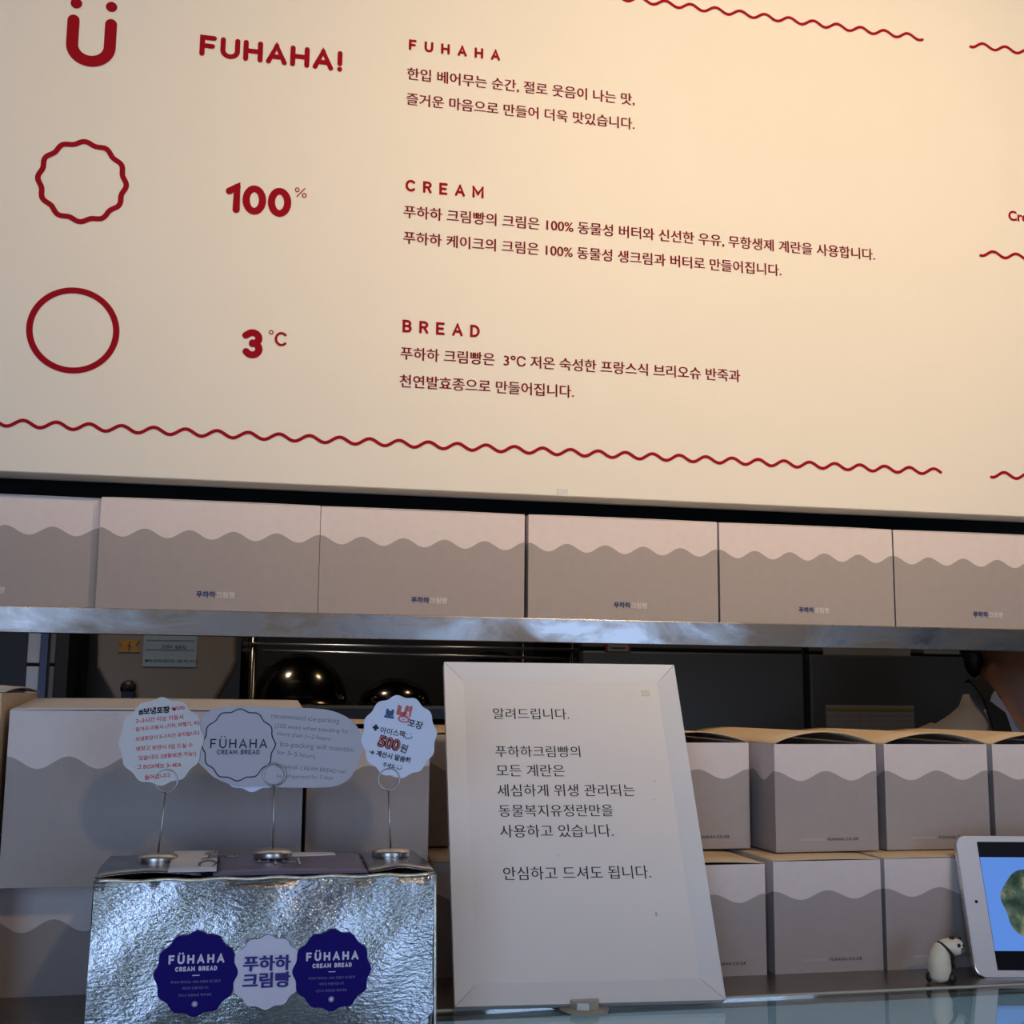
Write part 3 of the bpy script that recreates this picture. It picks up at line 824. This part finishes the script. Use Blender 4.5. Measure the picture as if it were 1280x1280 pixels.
stroke(b, [[(e[0]-ox+x*.98, e[1]-oz+z*.965) for x, z in seal(r*.965, 12, .035, 120)]], .00085, -.0006, 6, True)
a = PC(263.5, 934.5); c = PC(333, 935)
rounded(b, 'FÜHAHA', a[0]-ox, a[1]-oz, c[0]-a[0], 9.5/FPX*YC, .00105, -.0006, 6)
a = PC(271.5, 942.5); c = PC(324, 943)
rounded(b, 'CREAM BREAD', a[0]-ox, a[1]-oz, c[0]-a[0], 4.6/FPX*YC, .0006, -.0006, 6, wide=.9)
obj('printed_emblem', b, 'card_navy', t, fix=False)
b = BM()
for txt, p0, p1 in (('· recommend ice-packing', (334, 897), (424, 904)), ('(500 won) when traveling for', (343.5, 909.5), (436, 917)), ('more than 1~2 hours.', (346, 919), (414, 926)),
                    ('· Ice-packing will maintain', (345, 932.5), (442, 940)), ('for 3~5 hours.', (346, 943), (395, 948.5)), ('FUHAHA CREAM BREAD can', (345, 960), (432, 967)), ('be refrigerated for 3 days', (346, 972), (416, 974.5))):
    hand(b, txt, p0, p1, ox, oz, fat=-.008)
obj('pencil_notes', b, 'pencil', t, fix=False)
q = PC(317, 940); r = 50/FPX*YC
t, ox, oz = card('scalloped_card', 'pale blue scalloped card tucked behind the wide lilac card', [(q[0]+x, q[1]+z) for x, z in seal(r*.92, 12, .035, 96)], 'card_white', .0028)
# right card
q = PC(499, 920.5); r = 49.5/FPX*YC
t, ox, oz = card('scalloped_card', 'pale blue scalloped card with bold 500 won price lettering at the right', [(q[0]+x*.96, q[1]+z*1.03) for x, z in seal(r*.965, 12, .032, 96, 1.2)], 'card_white', -.0004)
b = BM(); hand(b, '보', (480, 896), (492, 898), ox, oz, fat=.08); obj('blue_lettering', b, 'marker_blue', t, fix=False)
b = BM(); hand(b, '냉', (493.5, 899), (511.5, 903), ox, oz, fat=.075); obj('red_lettering', b, 'marker_red', t, fix=False)
b = BM(); hand(b, '포장', (509, 906.5), (527, 911.5), ox, oz, fat=.02); hand(b, '+', (465, 913), (472.5, 914), ox, oz, fat=.09)
hand(b, '아이스팩', (474.5, 915.5), (505, 921.5), ox, oz, fat=.015); hand(b, '500', (471, 931.5), (498.5, 938.5), ox, oz, fat=.075); hand(b, '원', (499, 938), (507.5, 941), ox, oz, fat=.02)
hand(b, '→ 계산시 말씀해', (461, 942), (512, 953.5), ox, oz, fat=.03); hand(b, '주세요', (478, 957.5), (493.5, 960.5), ox, oz, fat=.02)
for (px, py, rr) in ((510.5, 920, 4.5), (499, 959, 3.2)):
    c = PC(px, py); k = rr/FPX*YC
    stroke(b, [[(c[0]-ox+k*math.cos(R(a_)), c[1]-oz+k*.7*math.sin(R(a_))) for a_ in range(190, 351, 20)]], .0006, -.0006, 6)
    for dx in (-.5, .6): stroke(b, [[(c[0]-ox+k*dx, c[1]-oz+k*.55), (c[0]-ox+k*dx+.0001, c[1]-oz+k*.55)]], .0008, -.0006, 6)
obj('black_handwriting', b, 'card_black', t, fix=False)
b = BM(); hand(b, '500', (471.6, 932.1), (498.1, 938.1), ox, oz, y=-.0009, fat=.0); hand(b, '냉', (493.8, 899.3), (511.2, 902.8), ox, oz, y=-.0009, fat=-.0)
obj('pink_fill', b, 'marker_red', t, fix=False)

# ================================================================== panda figurine
q = at(1176, 1228, 1.052)
t = thing('panda_figurine', 'small glazed panda figurine sitting on the counter beside the tablet', 'figurine', (q.x, 1.052, CZ), (0, 0, 0))
K = 1.052/FPX/6.09*1.06
def P(x, z, y=0): return ((x-222)*K, y*K, (1208-z)*K)
b = BM()
spine = [(212, 1152, 0, 80, 72, 54), (216, 1110, 0, 88, 78, 74), (214, 1060, 0, 88, 76, 74), (220, 1010, 0, 82, 70, 70), (236, 968, 0, 72, 64, 60), (262, 940, -4, 60, 56, 52), (300, 936, -8, 60, 58, 56), (345, 946, -12, 70, 64, 66)]
for q0, q1 in zip(spine, spine[1:]):
    for k in range(6):
        x, z, y, rx, ry, rz_ = (u_+(v_-u_)*k/6 for u_, v_ in zip(q0, q1))
        ball(b, P(x, z, y), K, 3, (rx, ry, rz_))
ball(b, P(345, 946, -12), K, 3, (70, 64, 66))
o = obj('body', b, 'ceramic', t, smooth=True)
md = o.modifiers.new('r', 'REMESH'); md.mode = 'VOXEL'; md.voxel_size = .0006; md.use_smooth_shade = True
md = o.modifiers.new('s', 'SMOOTH'); md.iterations = 10
for x, z, y in ((315, 880, -25), (378, 886, -18)):
    b = BM(); ball(b, P(x, z, y), K, 2, (23, 14, 20)); obj('ear', b, 'black_paint', t, smooth=True)
for x, z, sx in ((343, 926, 14), (389, 933, 10)):
    b = BM(); ball(b, P(x, z, -74 if x < 380 else -61), K, 2, (sx, 11, 16)); obj('eye_patch', b, 'black_paint', t, smooth=True)
b = BM(); ball(b, P(372, 952, -73), K, 2, (11, 9, 8)); ball(b, P(370, 974, -66), K, 2, (11, 8, 4)); ball(b, P(371, 963, -71), K, 1, (3, 8, 11)); obj('nose', b, 'black_paint', t, smooth=True)
b = BM()
band = []
for i in range(28):
    a = 2*PI*i/28; s = math.cos(a)
    band.append(Vector(P(272+52*s, 975+62*s, -66*math.sin(a)-2)))
tube(b, band, K*12, 8, True)
obj('shoulder_band', b, 'black_paint', t, smooth=True)
b = BM(); ball(b, P(318, 1060, -28), K, 2, (14, 22, 48)); obj('foreleg', b, 'black_paint', t, smooth=True)
for x, z, y, rx in ((292, 1165, -45, 38), (135, 1165, 18, 24), (288, 1168, 45, 36)):
    b = BM(); ball(b, P(x, z, y), K, 2, (rx, 28, 42)); obj('hind_foot', b, 'black_paint', t, smooth=True)

# ================================================================== tablet
q = at(1219, 1223.5, 1.066)
TL, TW = .200, .1285
t = thing('tablet', 'white framed tablet leaning sideways on the counter showing a blue picture', 'tablet', (q.x, 1.064, CZ+.0004), (R(-18), 0, R(-11)))
def rrect(x0, z0, x1, z1, r, n=7):
    o = []
    for cx_, cz_, a in ((x1-r, z1-r, 0), (x0+r, z1-r, 90), (x0+r, z0+r, 180), (x1-r, z0+r, 270)):
        o += [(cx_+r*math.cos(R(a+90*i/n)), cz_+r*math.sin(R(a+90*i/n))) for i in range(n+1)]
    return o
b = BM(); prism(b, rrect(0, 0, TL, TW, .010), 0, .0072); obj('aluminium_back', b, 'tab_rim', t, bev=.0008)
b = BM(); prism(b, rrect(.0007, .0007, TL-.0007, TW-.0007, .0095), -.0005, .0003); obj('white_bezel', b, 'tab_white', t, bev=.0002, seg=1)
sx0, sx1, sz0, sz1 = .0205, TL-.0205, .0062, TW-.0062
b = BM(); flat(b, [(sx0, sz0), (sx1, sz0), (sx1, sz1), (sx0, sz1)], -.0007); scr = obj('screen', b, 'screen_dark', t, fix=False)
b = BM(); flat(b, [(sx0+.0002, sz0+.0168), (sx1, sz0+.0168), (sx1, sz1-.0145), (sx0+.0002, sz1-.0145)], -.0009); obj('lit_picture', b, 'screen_blue', scr, fix=False)
m = mat('lit_bread_picture', (.01, .01, .01), .15, emit=(.10, .12, .06), estr=1)
nt = m.node_tree; N = nt.nodes; L = nt.links
tc = N.new('ShaderNodeTexCoord'); n = N.new('ShaderNodeTexNoise'); n.inputs['Scale'].default_value = 70; n.inputs['Detail'].default_value = 8; L.new(tc.outputs['Object'], n.inputs['Vector'])
cr = N.new('ShaderNodeValToRGB'); L.new(n.outputs['Fac'], cr.inputs[0])
cr.color_ramp.elements[0].position = .35; cr.color_ramp.elements[0].color = (.012, .03, .02, 1)
cr.color_ramp.elements[1].position = .66; cr.color_ramp.elements[1].color = (.24, .19, .10, 1)
e_ = cr.color_ramp.elements.new(.5); e_.color = (.05, .085, .06, 1)
L.new(cr.outputs[0], N['Principled BSDF'].inputs['Emission Color'])
M['bread_pic'] = m
b = BM(); pts = []
for i in range(60):
    a = 2*PI*i/60; rr = .034*(1+.05*math.sin(3*a+1)+.03*math.sin(7*a))
    pts.append((sx0+.0525+rr*1.15*math.cos(a), sz0+.0575+rr*.98*math.sin(a)))
flat(b, pts, -.0011); obj('picture_subject', b, 'bread_pic', scr, fix=False)
b = BM(); stroke(b, [[(.0108, TW*.52), (.0109, TW*.52)]], .0030, -.0008, 14); obj('camera_dot', b, 'screen_dark', t, fix=False)
b = BM(); bx(b, -.0006, .0006, .002, .0045, TW*.80, TW*.80+.010); obj('side_button', b, 'tab_rim', t)

# ================================================================== kitchen beyond
def PK(px, py, Y): p = at(px, py, Y); return p.x, p.z
YK = 2.55
# tiled pier at the far left
x0, _ = PK(31, 840, YK); x1, _ = PK(50, 840, YK); x2, _ = PK(70, 840, YK)
b = BM(); bx(b, x0, x2+.02, YK+.006, RY1, 0, RZ); pier = struct('trim_2', b, 'grout')
hT = PK(40, 831, YK)[1]-PK(40, 884, YK)[1]; zj = PK(40, 884, YK)[1]
protos = {}
for k in range(-14, 16):
    za, zc_ = zj+k*hT+.003, zj+(k+1)*hT-.003
    if za < 0 or zc_ > RZ: continue
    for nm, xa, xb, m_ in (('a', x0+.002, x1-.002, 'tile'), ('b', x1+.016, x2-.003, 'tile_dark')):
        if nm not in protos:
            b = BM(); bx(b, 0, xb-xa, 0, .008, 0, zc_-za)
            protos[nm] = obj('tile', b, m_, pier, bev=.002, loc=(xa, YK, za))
        else:
            c = protos[nm].copy(); COL.objects.link(c); c.location = (xa, YK, za)
b = BM(); bx(b, x1-.001, x1+.012, YK-.004, YK+.006, 0, RZ); obj('blue_edge_strip', b, mat('blue_strip', (.06, .08, .20), .4), pier)

# mixer / dough machine housing
YM = 2.2
t = thing('kitchen_machine', 'beige enamel kitchen machine housing with warning sticker and black plug, left under the shelf', 'machine', (PK(208, 840, YM)[0], YM, 0))
ox = t.location.x
outl = [(122, 770), (121, 835), (127, 848), (152, 893), (160, 1010), (255, 1010), (262, 890), (290, 842), (296, 828), (297, 770), (290, 762), (128, 762)]
b = BM(); prism(b, [(PK(px, py, YM)[0]-ox, PK(px, py, YM)[1]) for px, py in outl], 0, .28); obj('housing', b, 'beige', t, bev=.008, seg=3)
b = BM(); xx = [PK(150, 1000, YM)[0]-ox, PK(262, 1000, YM)[0]-ox]; bx(b, xx[0]-.03, xx[1]+.0, -.02, .35, .80, PK(200, 1005, YM)[1]); obj('machine_foot', b, 'beige', t, bev=.01)
b = BM(); bx(b, xx[0]-.13, xx[1]+.02, -.1, .4, 0, .80); obj('machine_stand', b, 'fridge', t)
b = BM(); a = PK(178, 833, YM); c = PK(247, 793, YM); bx(b, a[0]-ox, c[0]-ox, -.001, .001, a[1], c[1]); lb = obj('data_label', b, 'label', t)
b = BM(); typed(b, 'MFG DATE 2015.05  SER NO 0112', a[0]-ox+.004, a[1]+.008, width=.086, y=-.0015, fat=.01)
for k in (.028, .044):
    flat(b, [(a[0]-ox+.004, a[1]+k), (c[0]-ox-.004, a[1]+k), (c[0]-ox-.004, a[1]+k+.0008), (a[0]-ox+.004, a[1]+k+.0008)], -.0015)
typed(b, '220V  60Hz', a[0]-ox+.03, a[1]+.031, width=.04, y=-.0015)
obj('label_print', b, 'tiny_dark', lb, fix=False)
b = BM(); wp = [(148, 800), (175, 800), (170, 806), (175, 815), (148, 815), (153, 808)]
prism(b, [(PK(px, py, YM)[0]-ox, PK(px, py, YM)[1]) for px, py in wp], -.0012, .0005); wl = obj('warning_sticker', b, 'yellow', t)
b = BM(); zz = [PK(163, 802, YM), PK(160, 808, YM), PK(163, 808, YM), PK(161, 813, YM)]
stroke(b, [[(p[0]-ox, p[1]) for p in zz]], .0016, -.0015, 4); obj('bolt_mark', b, 'tiny_dark', wl, fix=False)
b = BM(); p = PK(161, 860, YM); ball(b, (p[0]-ox, -.012, p[1]), .0135, 2, (1, 1, 1)); 
bx(b, p[0]-ox-.010, p[0]-ox+.010, -.024, .0, p[1]-.022, p[1]-.006); obj('plug', b, 'hair', t, smooth=False)
b = BM(); p2 = PK(147, 900, YM); tube(b, [(p[0]-ox, -.014, p[1]-.015), (p[0]-ox-.006, -.02, p[1]-.04), (p2[0]-ox, -.02, p2[1]), (p2[0]-ox-.01, -.02, p2[1]-.2)], .0042, 8); obj('cable', b, 'hair', t, smooth=True)

# wire rack with bowls
YR = 2.1
zs_ = PK(430, 881, YR)[1]; xa = PK(300, 880, YR)[0]; xb = PK(722, 880, YR)[0]
zu = PK(430, 807, YR)[1]
t = thing('steel_rack', 'dark steel rack holding upturned mixing bowls, behind the lilac card', 'rack', (xa, YR, 0))
W = xb-xa
for nm, z in (('rack_shelf', zs_), ):
    b = BM(); bx(b, 0, W, 0, .40, z-.022, z-.004); obj(nm, b, 'fridge', t)
    b = BM(); bx(b, 0, W, -.004, .0, z-.006, z-.001); obj('shelf_edge', b, 'beige', t)
for k, z in enumerate((zu, zu-.010)):
    b = BM(); tube(b, [(0, .0+.01*k, z), (W, .01*k, z-.006*k)], .0025, 8); obj('top_rail', b, 'wire', t, smooth=True)
for x, y in ((.018, 0), (W-.01, 0), (.018, .38), (W-.01, .38)):
    b = BM(); tube(b, [(x, y+.004, 0), (x, y+.004, zu+.25)], .005, 8); obj('post', b, 'bowl', t, smooth=True)
b = BM(); bx(b, 0, W, .395, .40, zs_-.02, zu+.3); obj('back_panel', b, 'dark', t)
b = BM(); bx(b, 0, W, 0.01, .39, .3, zs_-.03); obj('lower_cabinet', b, 'dark', t)
def bowl(px0, px1, ptop, pbot, label, y, tilt=0):
    xL = PK(px0, pbot, y)[0]; xR = PK(px1, pbot, y)[0]; r = (xR-xL)/2; h = PK(px0, ptop, y)[1]-PK(px0, pbot, y)[1]
    t = thing('mixing_bowl', label, 'bowl', ((xL+xR)/2, y+r*.2+.05, zs_-.003), (0, R(tilt), 0), 'upturned bowls on the rack')
    b = BM(); pr = [(r*1.02, 0), (r*1.02, .003), (r*.97, .005)]
    pr += [(r*.97*math.cos(R(a_)), .005+(h-.005)*math.sin(R(a_))) for a_ in range(6, 79, 6)] + [(r*.2, h*.985), (0, h*.985)]
    lathe(b, pr, 48); obj('shell', b, 'bowl', t, smooth=True)
    b = BM(); tube(b, [(r*1.02*math.cos(2*PI*i/40), r*1.02*math.sin(2*PI*i/40), .003) for i in range(40)], .003, 6, True); obj('rim', b, 'bowl', t, smooth=True)
    return t
bowl(312, 440, 812, 880, 'largest upturned dark steel bowl with warm lamp reflections on the rack', YR+.06)
bowl(452, 545, 843, 880, 'low upturned dark steel bowl right of the largest bowl', YR+.1)
bowl(560, 690, 808, 880, 'dark bowl mostly hidden behind the top of the framed notice', YR+.1)

# big dark refrigerator doors
YQ = 2.45
xa = PK(728, 850, YQ)[0]; xm0 = PK(1005, 850, YQ)[0]; xm1 = PK(1013, 850, YQ)[0]; xz = PK(1420, 850, YQ)[0]
t = thing('refrigerator', 'wide dark steel kitchen refrigerator with two doors, under the shelf at the right', 'refrigerator', (xa, YQ, 0))
b = BM(); bx(b, 0, xz-xa, .03, .43, .06, 2.0); obj('cabinet_body', b, 'dark', t)
for a, c in ((0, xm0-xa), (xm1-xa, xz-xa)):
    zt_ = PK(850, 815, YQ)[1]
    b = BM(); bx(b, a, c, 0, .03, .12, zt_); dd = obj('door', b, 'fridge', t, bev=.004)
    b = BM(); bx(b, a+.03, a+.05, -.03, -.012, .7, 1.0); bx(b, a+.03, a+.05, -.013, 0, .7, .72); bx(b, a+.03, a+.05, -.013, 0, .98, 1.0); obj('handle', b, 'wire', dd)
    b = BM(); bx(b, a, c, .004, .03, zt_+.006, 2.0); obj('upper_panel', b, 'fridge', t, bev=.003)
for x in (.04, xz-xa-.08):
    b = BM(); bx(b, x, x+.05, .05, .40, 0, .06); obj('foot', b, 'dark', t)
def pinned(name, label, p0, p1, m, cat='paper', parent=None, y=-.0022):
    a = PK(*p0, YQ); c = PK(*p1, YQ)
    b = BM(); bx(b, 0, c[0]-a[0], -.0006, 0, 0, c[1]-a[1])
    o = obj(name, b, m); o.location = (a[0], YQ+y+.0018, a[1]); return tag(o, label, cat), c[0]-a[0], c[1]-a[1]
M['note'] = mat('dim_paper', (.30, .27, .24), .8); M['note_red'] = mat('dull_red_print', (.30, .04, .03), .7)
o, w_, h_ = pinned('table_sheet', 'ruled paper table with a yellow band stuck on the refrigerator door', (1033, 915), (1142, 882), 'note')
b = BM()
for k in range(1, 5): flat(b, [(0, h_*k/5), (w_, h_*k/5), (w_, h_*k/5+.0008), (0, h_*k/5+.0008)], -.001)
for k in range(1, 8): flat(b, [(w_*k/8, 0), (w_*k/8+.0008, 0), (w_*k/8+.0008, h_*.75), (w_*k/8, h_*.75)], -.001)
obj('ruled_lines', b, 'pencil', o, fix=False)
b = BM(); flat(b, [(.002, h_*.77), (w_-.002, h_*.77), (w_-.002, h_*.9), (.002, h_*.9)], -.001); obj('yellow_band', b, mat('dull_yellow', (.30, .22, .06), .8), o, fix=False)
pinned('paper_strip', 'pale paper strip under the shelf edge above the ruled table sheet', (1030, 818), (1138, 790), 'note', y=.002)
pinned('paper_strip', 'short pale paper strip under the shelf edge next to the person', (1156, 817), (1205, 795), 'note', y=.002)
o, w_, h_ = pinned('price_tag', 'small red and white tag on the refrigerator above the framed notice', (757, 814), (788, 800), 'note', 'tag')
b = BM(); flat(b, [(0, h_*.62), (w_, h_*.62), (w_, h_), (0, h_)], -.001); flat(b, [(0, 0), (w_*.1, 0), (w_*.1, h_), (0, h_)], -.001); flat(b, [(w_*.9, 0), (w_, 0), (w_, h_), (w_*.9, h_)], -.001)
obj('red_border', b, 'note_red', o, fix=False)
b = BM(); flat(b, [(w_*.2, h_*.2), (w_*.8, h_*.2), (w_*.8, h_*.36), (w_*.2, h_*.36)], -.001); obj('dark_bar', b, 'tiny_dark', o, fix=False)

# ================================================================== person at the right
YP = 1.98
c = at(1270, 870, YP); X0 = c.x
t = thing('person', 'person in greige jacket with black apron strap standing behind the stacked cartons at the right', 'person', (X0, YP, 0))
k = YP/FPX
def zpx(py, px=1265): return at(px, py, YP).z
zch = zpx(829); zsh = zpx(903, 1140); zneck = zpx(905)
H = zch+.215
def ring(x, y, z, rx, ry): return ((x, y, z), (rx, 0, 0), (0, ry, 0))
b = BM()
# torso, neck and head as one surface (bottom to top), facing the counter
loft(b, [ring(0, .02, .86, .15, .10), ring(0, .02, 1.0, .145, .10), ring(0, .02, 1.15, .155, .11), ring(0, .02, 1.28, .165, .11), ring(0, .02, zsh-.06, .17, .10), ring(0, .02, zsh-.015, .145, .085),
         ring(0, .015, zsh+.012, .085, .066), ring(0, .01, zsh+.035, .062, .060), ring(0, .005, zsh+.065, .057, .058), ring(0, .0, zch-.012, .058, .060),
         ring(0, -.022, zch+.004, .052, .078), ring(0, -.018, zch+.03, .064, .092), ring(0, -.010, zch+.07, .072, .096), ring(0, -.005, zch+.11, .076, .098), ring(0, 0, zch+.155, .074, .096), ring(0, .005, zch+.19, .058, .078), ring(0, .008, zch+.212, .028, .038)], 32)
# arms hanging with bent elbows, fingers resting ahead of the body
for s in (-1, 1):
    tube(b, [(s*.15, .02, zsh-.035), (s*.20, .02, zsh-.12), (s*.225, .0, zsh-.27), (s*.20, -.12, zsh-.36), (s*.16, -.22, zsh-.40)], [.05, .046, .038, .033, .025], 14)
    ball(b, (s*.145, -.265, zsh-.415), .040, 2, (.85, 1.1, .5))
    for fi in range(4):
        fx = s*.145+(fi-1.5)*.019
        tube(b, [(fx, -.285, zsh-.415), (fx, -.325, zsh-.418), (fx, -.345+abs(fi-1.5)*.006, zsh-.435), (fx, -.345+abs(fi-1.5)*.006, zsh-.452)], [.009, .0088, .008, .006], 8)
    tube(b, [(s*.12, -.255, zsh-.415), (s*.098, -.275, zsh-.42), (s*.095, -.30, zsh-.43)], [.011, .010, .007], 8)
    # legs
    tube(b, [(s*.085, .02, .92), (s*.09, .015, .50), (s*.09, .03, .10), (s*.09, .03, .05)], [.085, .058, .040, .038], 14)
    ball(b, (s*.09, -.02, .042), .05, 2, (.9, 2.2, .8))
# nose and ears
ball(b, (0, -.116, zch+.072), .016, 2, (.8, 1, 1.3))
for s in (-1, 1): ball(b, (s*.076, .0, zch+.08), .026, 2, (.3, .7, 1.1))
o = obj('body', b, 'skin', t, smooth=True)
md = o.modifiers.new('r', 'REMESH'); md.mode = 'VOXEL'; md.voxel_size = .006; md.use_smooth_shade = True
md = o.modifiers.new('s', 'SMOOTH'); md.iterations = 4
b = BM()
for s in (-1, 1): ball(b, (s*.032, -.092, zch+.105), .011, 2)
obj('eyes', b, 'paper', t, smooth=True)
b = BM()
for s in (-1, 1): ball(b, (s*.032, -.101, zch+.105), .0055, 1)
obj('pupils', b, 'hair', t, smooth=True)
b = BM(); ball(b, (0, -.100, zch+.036), .02, 2, (1, .35, .3)); obj('lips', b, mat('lips', (.35, .10, .08), .5), t, smooth=True)
# hair: cap and a tied tuft at the nape
b = BM()
ball(b, (0, .018, zch+.135), .1, 3, (.84, .98, .92)); ball(b, (-.050, .05, zch+.055), .04, 2, (.6, .8, 1.6)); ball(b, (.05, .05, zch+.055), .045, 2, (.7, .8, 1.6)); ball(b, (0, .07, zch+.05), .06, 2, (1.0, .7, 1.3))
ball(b, (-.052, .045, zch+.010), .030, 2, (.6, .6, 1.2))
bmesh.ops.delete(b, geom=[v for v in b.verts if v.co.y < -.035 and v.co.z < zch+.165 and abs(v.co.x) < .07], context='VERTS')
obj('hair', b, 'hair', t, smooth=True)
# jacket: shell over the torso with open V, built as left and right halves
def jring(z, rx, ry, y=.02, g=40, open_=0.0):
    pts = []
    for i in range(g+1):
        a = R(-90+open_)+(2*PI-2*R(open_))*i/g
        pts.append(Vector((rx*math.cos(a), y+ry*math.sin(a), z)))
    return pts
lv = [(zsh-.60, .20, .145, 3), (zsh-.40, .185, .135, 3), (zsh-.25, .185, .135, 4), (zsh-.14, .190, .130, 8), (zsh-.075, .192, .120, 16), (zsh-.035, .176, .106, 24), (zsh-.010, .142, .092, 30), (zsh+.010, .106, .080, 36), (zsh+.026, .086, .072, 42), (zsh+.048, .076, .068, 50)]
b = BM(); prev = None
for z, rx, ry, op in lv:
    cur = [b.verts.new(p) for p in jring(z, rx, ry, open_=op)]
    if prev:
        for i in range(len(cur)-1): b.faces.new((prev[i], prev[i+1], cur[i+1], cur[i]))
    prev = cur
o = obj('jacket', b, 'jacket', t, smooth=True); md = o.modifiers.new('so', 'SOLIDIFY'); md.thickness = .004; md.offset = 1
for s in (-1, 1):
    b = BM(); tube(b, [(s*.135, .02, zsh-.046), (s*.184, .02, zsh-.068), (s*.212, .02, zsh-.13), (s*.228, .0, zsh-.25), (s*.225, -.05, zsh-.32), (s*.20, -.13, zsh-.37), (s*.18, -.17, zsh-.385)], [.050, .060, .062, .056, .052, .046, .042], 18)
    obj('sleeve', b, 'jacket', t, smooth=True)
# lapels beside the V
for s in (-1, 1):
    b = BM()
    P_ = [(s*.012, -.123, zsh-.18), (s*.085, -.100, zsh-.06), (s*.102, -.055, zsh+.02), (s*.073, -.045, zsh+.055), (s*.060, -.068, zsh+.012), (s*.035, -.105, zsh-.05)]
    f = [b.verts.new(p) for p in P_]; g_ = [b.verts.new((p[0], p[1]-.004, p[2])) for p in P_]
    b.faces.new(f); b.faces.new(g_[::-1])
    for i in range(6): b.faces.new((f[i], g_[i], g_[(i+1) % 6], f[(i+1) % 6]))
    obj('lapel', b, 'collar', t)
# apron with neck straps
for s in (-1, 1):
    b = BM(); pts = [(s*.10, -.120, zsh-.28), (s*.092, -.122, zsh-.10), (s*.088, -.090, zsh-.02), (s*.080, -.045, zsh+.045), (s*.076, .0, zsh+.075), (s*.05, .055, zsh+.07)]
    for p, q2 in zip(pts, pts[1:]):
        p, q2 = Vector(p), Vector(q2)
        vs = [b.verts.new(v) for v in (p+Vector((-.016, -.004, 0)), p+Vector((.016, -.004, 0)), q2+Vector((.016, -.004, 0)), q2+Vector((-.016, -.004, 0)), p+Vector((-.016, .003, 0)), p+Vector((.016, .003, 0)), q2+Vector((.016, .003, 0)), q2+Vector((-.016, .003, 0)))]
        for f_ in ((0, 1, 2, 3), (7, 6, 5, 4), (0, 4, 5, 1), (1, 5, 6, 2), (2, 6, 7, 3), (3, 7, 4, 0)): b.faces.new([vs[i] for i in f_])
    obj('apron_strap', b, 'apron', t)
b = BM(); prev = None
for z, rx, a_ in ((.55, .215, 70), (.85, .208, 66), (zsh-.42, .195, 50), (zsh-.26, .195, 35)):
    cur = [b.verts.new((rx*math.sin(R(-a_+2*a_*i/16)), .015-(rx*.80)*math.cos(R(-a_+2*a_*i/16)), z)) for i in range(17)]
    if prev:
        for i in range(16): b.faces.new((prev[i], prev[i+1], cur[i+1], cur[i]))
    prev = cur
o = obj('apron_bib', b, 'apron', t, smooth=True); md = o.modifiers.new('so', 'SOLIDIFY'); md.thickness = .003

# ================================================================== ceiling lamps (out of frame, the light they cast is seen; the last is added fill)
for i, (p, tg, e) in enumerate(LAMPS):
    t = thing('ceiling_lamp', ['warm ceiling lamp nearest above the menu board', 'dimmer warm ceiling lamp left of the brightest one', 'warm ceiling lamp at the far right', 'added unseen warm fill lamp behind the camera'][i], 'lamp', (p[0], p[1]-.03, 2.9))
    b = BM(); tube(b, [(0, 0, 0), (0, 0, -.12)], .012, 10); obj('stem', b, 'dark', t, smooth=True)
    b = BM(); lathe(b, [(.02, -.11), (.06, -.13), (.075, -.235), (.070, -.235), (.055, -.14), (.0, -.125)], 24); obj('lamp_shade', b, 'dark', t, smooth=True)
    b = BM(); ball(b, (0, 0, -.19), .035, 2); obj('bulb', b, 'lamp_glow', t, smooth=True)
